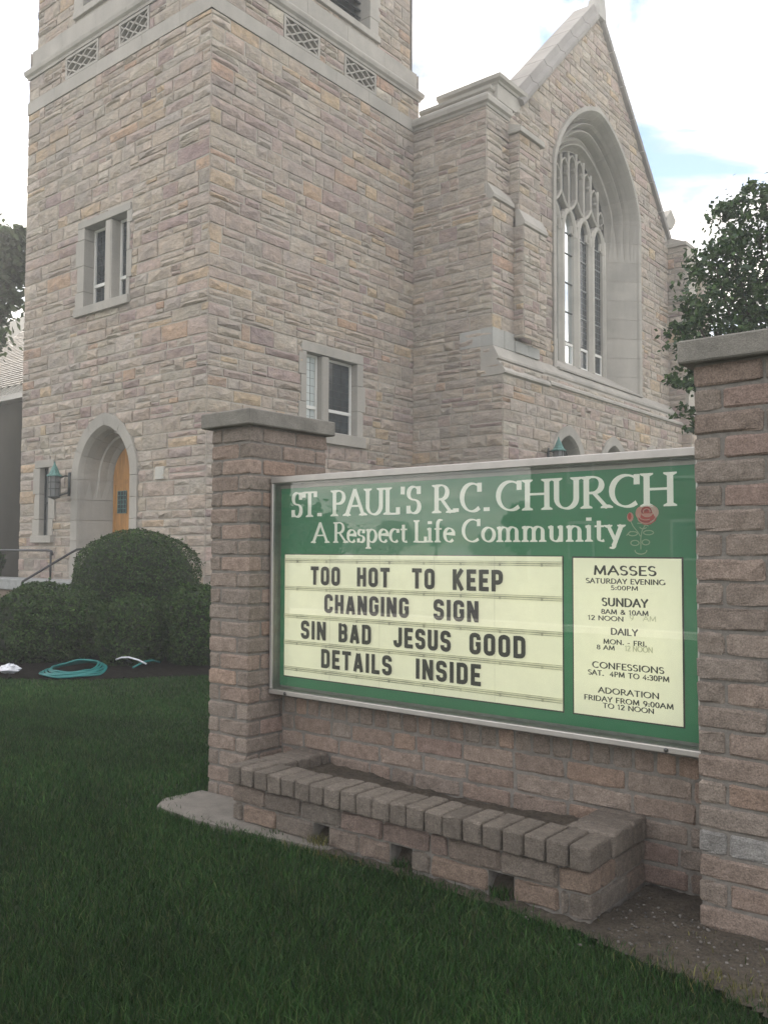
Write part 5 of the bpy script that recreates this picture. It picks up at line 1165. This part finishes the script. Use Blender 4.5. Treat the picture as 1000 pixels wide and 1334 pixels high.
def write(parent, text, x0, x1, zb, h, Y_, pen, material, table, sp=.10, serif=0.0, name='lettering', per=False, low_h=None):
    """fit the text between x0 and x1 on the panel plane"""
    o, wtot = layout(text, table, sp); k = (x1-x0)/wtot; mb = MB(); lev = 0
    for gx, ch_ in o:
        g = table[ch_]; fn = (lambda gx_: lambda u, v, l_: (x0+(gx_+u)*k, Y_-.0006-l_*.00008, zb+v*h))(gx)
        if per and ch_ != ' ': mb = MB(); lev = 0
        # the pen is given in metres: turn it into glyph units along each axis
        for st_pts in g[1]:
            lev += 1; px = [(u*k, v*h) for u, v in st_pts]
            f2 = (lambda gx_: lambda u, v, l_: (x0+gx_*k+u, Y_-.0006-(l_ % 9)*.00009, zb+v))(gx)
            pn = pen
            if len(st_pts) == 2 and abs(st_pts[0][0]-st_pts[1][0]) < 1e-6 and abs(st_pts[0][1]-st_pts[1][1]) < .09: pn = (max(pen[0]*1.25, pen[1]), pen[1], 0)
            stroke(mb, px, pn, f2, lev, (.0 if material is BLACK else pen[1]*.9))
        if serif and len(g) > 2:
            for (u, v) in g[2]:
                lev += 1; f2 = (lambda gx_: lambda u_, v_, l_: (x0+gx_*k+u_, Y_-.0006-(l_ % 9)*.00009, zb+v_))(gx); s_ = 1 if v < .3 else -1
                V = [f2(u*k+a_, v*h+b_, lev) for a_, b_ in ((-serif, -s_*pen[1]*.9), (serif, -s_*pen[1]*.9), (serif, s_*pen[1]*.6), (pen[0]*.9, s_*pen[1]*2.6), (-pen[0]*.9, s_*pen[1]*2.6), (-serif, s_*pen[1]*.6))]
                if s_ < 0: V = V[::-1]
                mb.add(V, [tuple(range(6))])
        if per and ch_ != ' ' and mb.V: mb.build(name, material, parent)
    if not per: mb.build(name, material, parent)
# ------------------------------------------------------------------ the sign
SY, PN = 3.79, 3.86; SX0, SX1, SZ0, SZ1 = -3.981, -1.290, .623, 1.962
sg = empty('church_sign', 'green and cream church notice sign in an aluminium case between the pillars', 'sign', (-2.64, 3.85, .62))
fwid = .028
mb = MB(); mb.bbox(SX0, SX1, SY, 3.895, SZ1-fwid-.012, SZ1, .004); fixn(mb.build('frame_rail', ALU, sg, label='top rail of the aluminium frame'))
mb = MB(); mb.bbox(SX0, SX1, SY, 3.895, SZ0, SZ0+fwid, .004); fixn(mb.build('frame_rail', ALU, sg, label='bottom rail of the aluminium frame'))
for a, b in ((SX0, SX0+fwid*.8), (SX1-fwid*1.6, SX1)): mb = MB(); mb.bbox(a, b, SY+.001, 3.895, SZ0+fwid+.001, SZ1-fwid-.013, .004); fixn(mb.build('frame_rail', ALU, sg))
mb = MB(); mb.box(SX0+.02, SX1-.02, PN+.012, 3.893, SZ0+.02, SZ1-.02); mb.build('case_back', ALUD, sg)
il, ir, ib, it = SX0+fwid*.8+.0005, SX1-fwid*1.6-.0005, SZ0+fwid+.0005, SZ1-fwid-.0125
mb = MB(); mb.box(il, il+.004, SY+.02, PN+.01, ib, it); mb.box(ir-.004, ir, SY+.02, PN+.01, ib, it); mb.box(il+.004, ir-.004, SY+.02, PN+.01, ib, ib+.004); mb.box(il+.004, ir-.004, SY+.02, PN+.01, it-.004, it); mb.build('inner_lining', ALUD, sg)
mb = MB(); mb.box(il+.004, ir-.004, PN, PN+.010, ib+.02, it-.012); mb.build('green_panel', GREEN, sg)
mb = MB(); mb.box(il+.004, ir-.004, PN-.006, PN-.001, it-.030, it-.0125); mb.build('hinge_strip', ALU, sg)
mb = MB(); mb.add([(il, SY+.012, ib), (ir, SY+.012, ib), (ir, SY+.012, it), (il, SY+.012, it)], [(0, 1, 2, 3)]); mb.build('front_glass', SGLASS, sg)
for x in (-3.837, -1.477): mb = MB(); mb.lathe((0, 0, 0), [(0, 0), (.010, 0), (.010, .004), (.006, .007), (0, .007)], 10); V = [(x+v[0], SY-v[2], .637+v[1]) for v in mb.V]; fixn(mk('screw', V, mb.F, STEELS, sg, smooth=True)); 
WP = (.0085, .0026, R(-14))
TB = dict(CAPS); TB.update(LOW)
for q, st_ in (('C', [[(.70, .99), (.70, .72)]]), ('S', [[(.46, .985), (.46, .74)], [(.045, .015), (.045, .26)]]), ('T', [[(.02, 1.0), (.02, .82)], [(.64, 1.0), (.64, .82)]]), ('L', [[(.53, 0), (.53, .22)]]), ('s', [[(.33, .61), (.33, .47)], [(.055, .01), (.055, .16)]]), ('c', [[(.43, .6), (.43, .47)]])):
    g = TB[q]; TB[q] = (g[0], g[1]+st_, g[2])
for q, xs_ in (('i', (.13,)), ('m', (.12,)), ('n', (.12,)), ('p', (.12,)), ('u', (.12, .48))):
    g = TB[q]; TB[q] = (g[0], g[1]+[[(x-.10, .585), (x, .62)] for x in xs_], g[2])
TB["'"] = (.16, [[(.08, 1), (.07, .76)]], [])
for txt, a, b in (('ST.', -3.855, -3.610), ("PAUL'S", -3.520, -2.870), ('R.C.', -2.774, -2.425), ('CHURCH', -2.376, -1.456)):
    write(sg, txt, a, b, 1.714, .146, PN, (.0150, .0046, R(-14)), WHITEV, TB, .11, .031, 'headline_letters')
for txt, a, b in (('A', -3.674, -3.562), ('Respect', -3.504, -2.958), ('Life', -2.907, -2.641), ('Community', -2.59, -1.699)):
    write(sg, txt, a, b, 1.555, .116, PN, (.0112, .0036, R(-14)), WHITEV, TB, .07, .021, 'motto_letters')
# message board
mb = MB(); mb.box(-3.914, -2.003, PN-.004, PN-.0005, .728, 1.484); bd0 = mb.build('board_border', BLACK, sg)
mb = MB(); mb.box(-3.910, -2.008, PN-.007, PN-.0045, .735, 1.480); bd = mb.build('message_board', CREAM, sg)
for z in (1.444, 1.275, 1.104, .943, .784):
    mb = MB(); mb.box(-3.909, -2.009, PN-.0135, PN-.0075, z-.012, z-.008); mb.box(-3.909, -2.009, PN-.0115, PN-.0073, z-.003, z+.003); mb.box(-3.909, -2.009, PN-.0135, PN-.0075, z+.008, z+.011)
    for i in range(8): x = -3.80+i*.24; mb.box(x, x+.012, PN-.015, PN-.0138, z-.014, z+.004)
    mb.build('letter_track', TRACK, bd)
mb = MB()
for i in range(1, 5): x = -3.91+i*.38; mb.box(x-.0008, x+.0008, PN-.0073, PN-.0071, .735, 1.48)
mb.build('panel_seams', TRACK, bd)
BP = (.0125, .0115, 0)
for z, wl in ((1.299, (('TOO', -3.681, -3.444), ('HOT', -3.313, -3.071), ('TO', -2.914, -2.761), ('KEEP', -2.644, -2.336))), (1.136, (('CHANGING', -3.568, -2.936), ('SIGN', -2.769, -2.482))),
              (.971, (('SIN', -3.76, -3.553), ('BAD', -3.453, -3.204), ('JESUS', -3.042, -2.656), ('GOOD', -2.539, -2.206))), (.810, (('DETAILS', -3.591, -3.053), ('INSIDE', -2.887, -2.468)))):
    for txt, a, b in wl: write(bd, txt, a, b, z, .110, PN-.0145, BP, BLACK, COND, .13, 0, 'letter', per=True)
# schedule panel
mb = MB(); mb.box(-1.955, -1.416, PN-.004, PN-.0005, .728, 1.481); mb.build('schedule_border', BLACK, sg)
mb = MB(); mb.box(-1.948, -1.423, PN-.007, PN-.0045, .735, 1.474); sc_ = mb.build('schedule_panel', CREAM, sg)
for txt, a, b, z, h in (('MASSES', -1.841, -1.539, 1.397, .040), ('SATURDAY EVENING', -1.881, -1.499, 1.356, .025), ('5:00PM', -1.756, -1.624, 1.327, .021), ('SUNDAY', -1.8, -1.58, 1.252, .035), ('8AM & 10AM', -1.804, -1.576, 1.214, .0235), ('12 NOON', -1.872, -1.696, 1.183, .023),
                        ('DAILY', -1.757, -1.629, 1.12, .032), ('MON. - FRI.', -1.795, -1.586, 1.075, .0235), ('8 AM', -1.828, -1.74, 1.047, .022), ('CONFESSIONS', -1.851, -1.507, .96, .030), ('SAT.  4PM TO 4:30PM', -1.873, -1.483, .925, .025), ('ADORATION', -1.822, -1.531, .845, .028), ('FRIDAY FROM 9:00AM', -1.894, -1.465, .806, .025), ('TO 12 NOON', -1.8, -1.555, .777, .024)):
    h = h*(.88 if h < .034 else 1); pw = h*.105; write(sc_, txt, a, b, z, h, PN-.0072, (pw*1.35, pw*.68, R(-12)), INK, CAPS, .14, 0, 'schedule_text')
write(sc_, '12 NOON', -1.689, -1.558, 1.049, .023, PN-.0072, (.0022, .0014, 0), GHOST, CAPS, .10, 0, 'faded_text'); write(sc_, '9   AM', -1.665, -1.54, 1.19, .022, PN-.0072, (.0018, .0012, 0), GHOST, CAPS, .10, 0, 'faded_text')
# rose emblem
ro_ = MB(); lev = [0]
def petal(cx_, cz_, rx, rz, a0, a1, tn, sw=.0045):
    lev[0] += 1; n = 10; pts = [(cx_+rx*math.cos(R(a0+(a1-a0)*i/n)), cz_+rz*math.sin(R(a0+(a1-a0)*i/n))) for i in range(n+1)]
    y = PN-.0008-lev[0]*.0001; ro_.add([(cx_, y, cz_)]+[(x, y, z) for x, z in pts], [(0, i+1, i+2)[::1] for i in range(n)], tn)
RD, PK, DKR = (.62, .06, .05), (.80, .35, .30), (.38, .02, .03)
for p in ((-1.582, 1.672, .050, .046, 0, 360, RD), (-1.606, 1.682, .030, .032, 60, 250, PK), (-1.556, 1.684, .030, .030, -60, 120, (.78, .55, .48)), (-1.582, 1.662, .040, .034, 180, 360, RD), (-1.584, 1.690, .026, .022, 0, 360, DKR), (-1.584, 1.692, .020, .016, 0, 360, RD), (-1.580, 1.680, .027, .014, 180, 360, PK), (-1.584, 1.655, .034, .016, 190, 350, DKR), (-1.584, 1.659, .034, .015, 190, 350, RD), (-1.586, 1.694, .009, .007, 0, 360, DKR),
          (-1.661, 1.665, .016, .022, 0, 360, PK), (-1.664, 1.668, .009, .016, 0, 360, RD)): petal(*p)
rb = ro_.build('rose_emblem', ROSE, sg)
sm = MB(); f3 = lambda u, v, l_: (u, PN-.0005-(l_ % 9)*.00006, v); q = (.0022, .0022, 0)
for i, pts in enumerate(([(-1.590, 1.628), (-1.606, 1.600), (-1.612, 1.565), (-1.612, 1.515)], [(-1.659, 1.645), (-1.648, 1.622), (-1.628, 1.598), (-1.613, 1.575)], A(-1.650, 1.588, .022, .010, 20, 380, 12), A(-1.575, 1.592, .024, .010, -20, 340, 12), A(-1.640, 1.545, .020, .012, 40, 400, 12), A(-1.588, 1.548, .018, .012, 0, 360, 12),
                         A(-1.612, 1.510, .028, .016, 170, 370, 10), [(-1.628, 1.636), (-1.600, 1.634), (-1.575, 1.622)], [(-1.66, 1.60), (-1.68, 1.58)], A(-1.600, 1.622, .018, .012, 200, 330, 6))): stroke(sm, pts, q, f3, i)
rl = MB()
f4 = lambda u, v, l_: (u, PN-.0024-(l_ % 9)*.00006, v)
for i, pts in enumerate((A(-1.582, 1.688, .016, .013, -20, 200, 10), A(-1.580, 1.684, .026, .020, 200, 350, 10), A(-1.586, 1.676, .036, .026, 170, 300, 10), A(-1.572, 1.672, .034, .030, -80, 70, 10), A(-1.584, 1.668, .044, .034, 200, 330, 10), A(-1.582, 1.694, .030, .020, 20, 150, 10), A(-1.560, 1.690, .026, .026, -50, 100, 10))): stroke(rl, pts, (.0019, .0014, 0), f4, i)
rl.build('petal_lines', mat('pale_pink_print', (.78, .50, .44), .5), rb)
sm.build('rose_stem_lines', mat('pale_green_print', (.38, .50, .34), .5), sg)

# ------------------------------------------------------------------ thin haze volume added to stand in for lens glare
hm = bpy.data.materials.new('lens_glare_haze'); hm.use_nodes = True; t = hm.node_tree; t.nodes.clear(); o_ = N(t, 'ShaderNodeOutputMaterial'); pv = N(t, 'ShaderNodeVolumePrincipled')
pv.inputs['Density'].default_value = GLARE_HAZE; pv.inputs['Color'].default_value = (.95, .95, .93, 1); pv.inputs['Anisotropy'].default_value = .1; t.links.new(pv.outputs[0], o_.inputs['Volume'])
mb = MB(); mb.box(-260, 260, -190, 190, -1.2, 19.4); hz = mb.build('glare_haze', hm, kind='stuff')
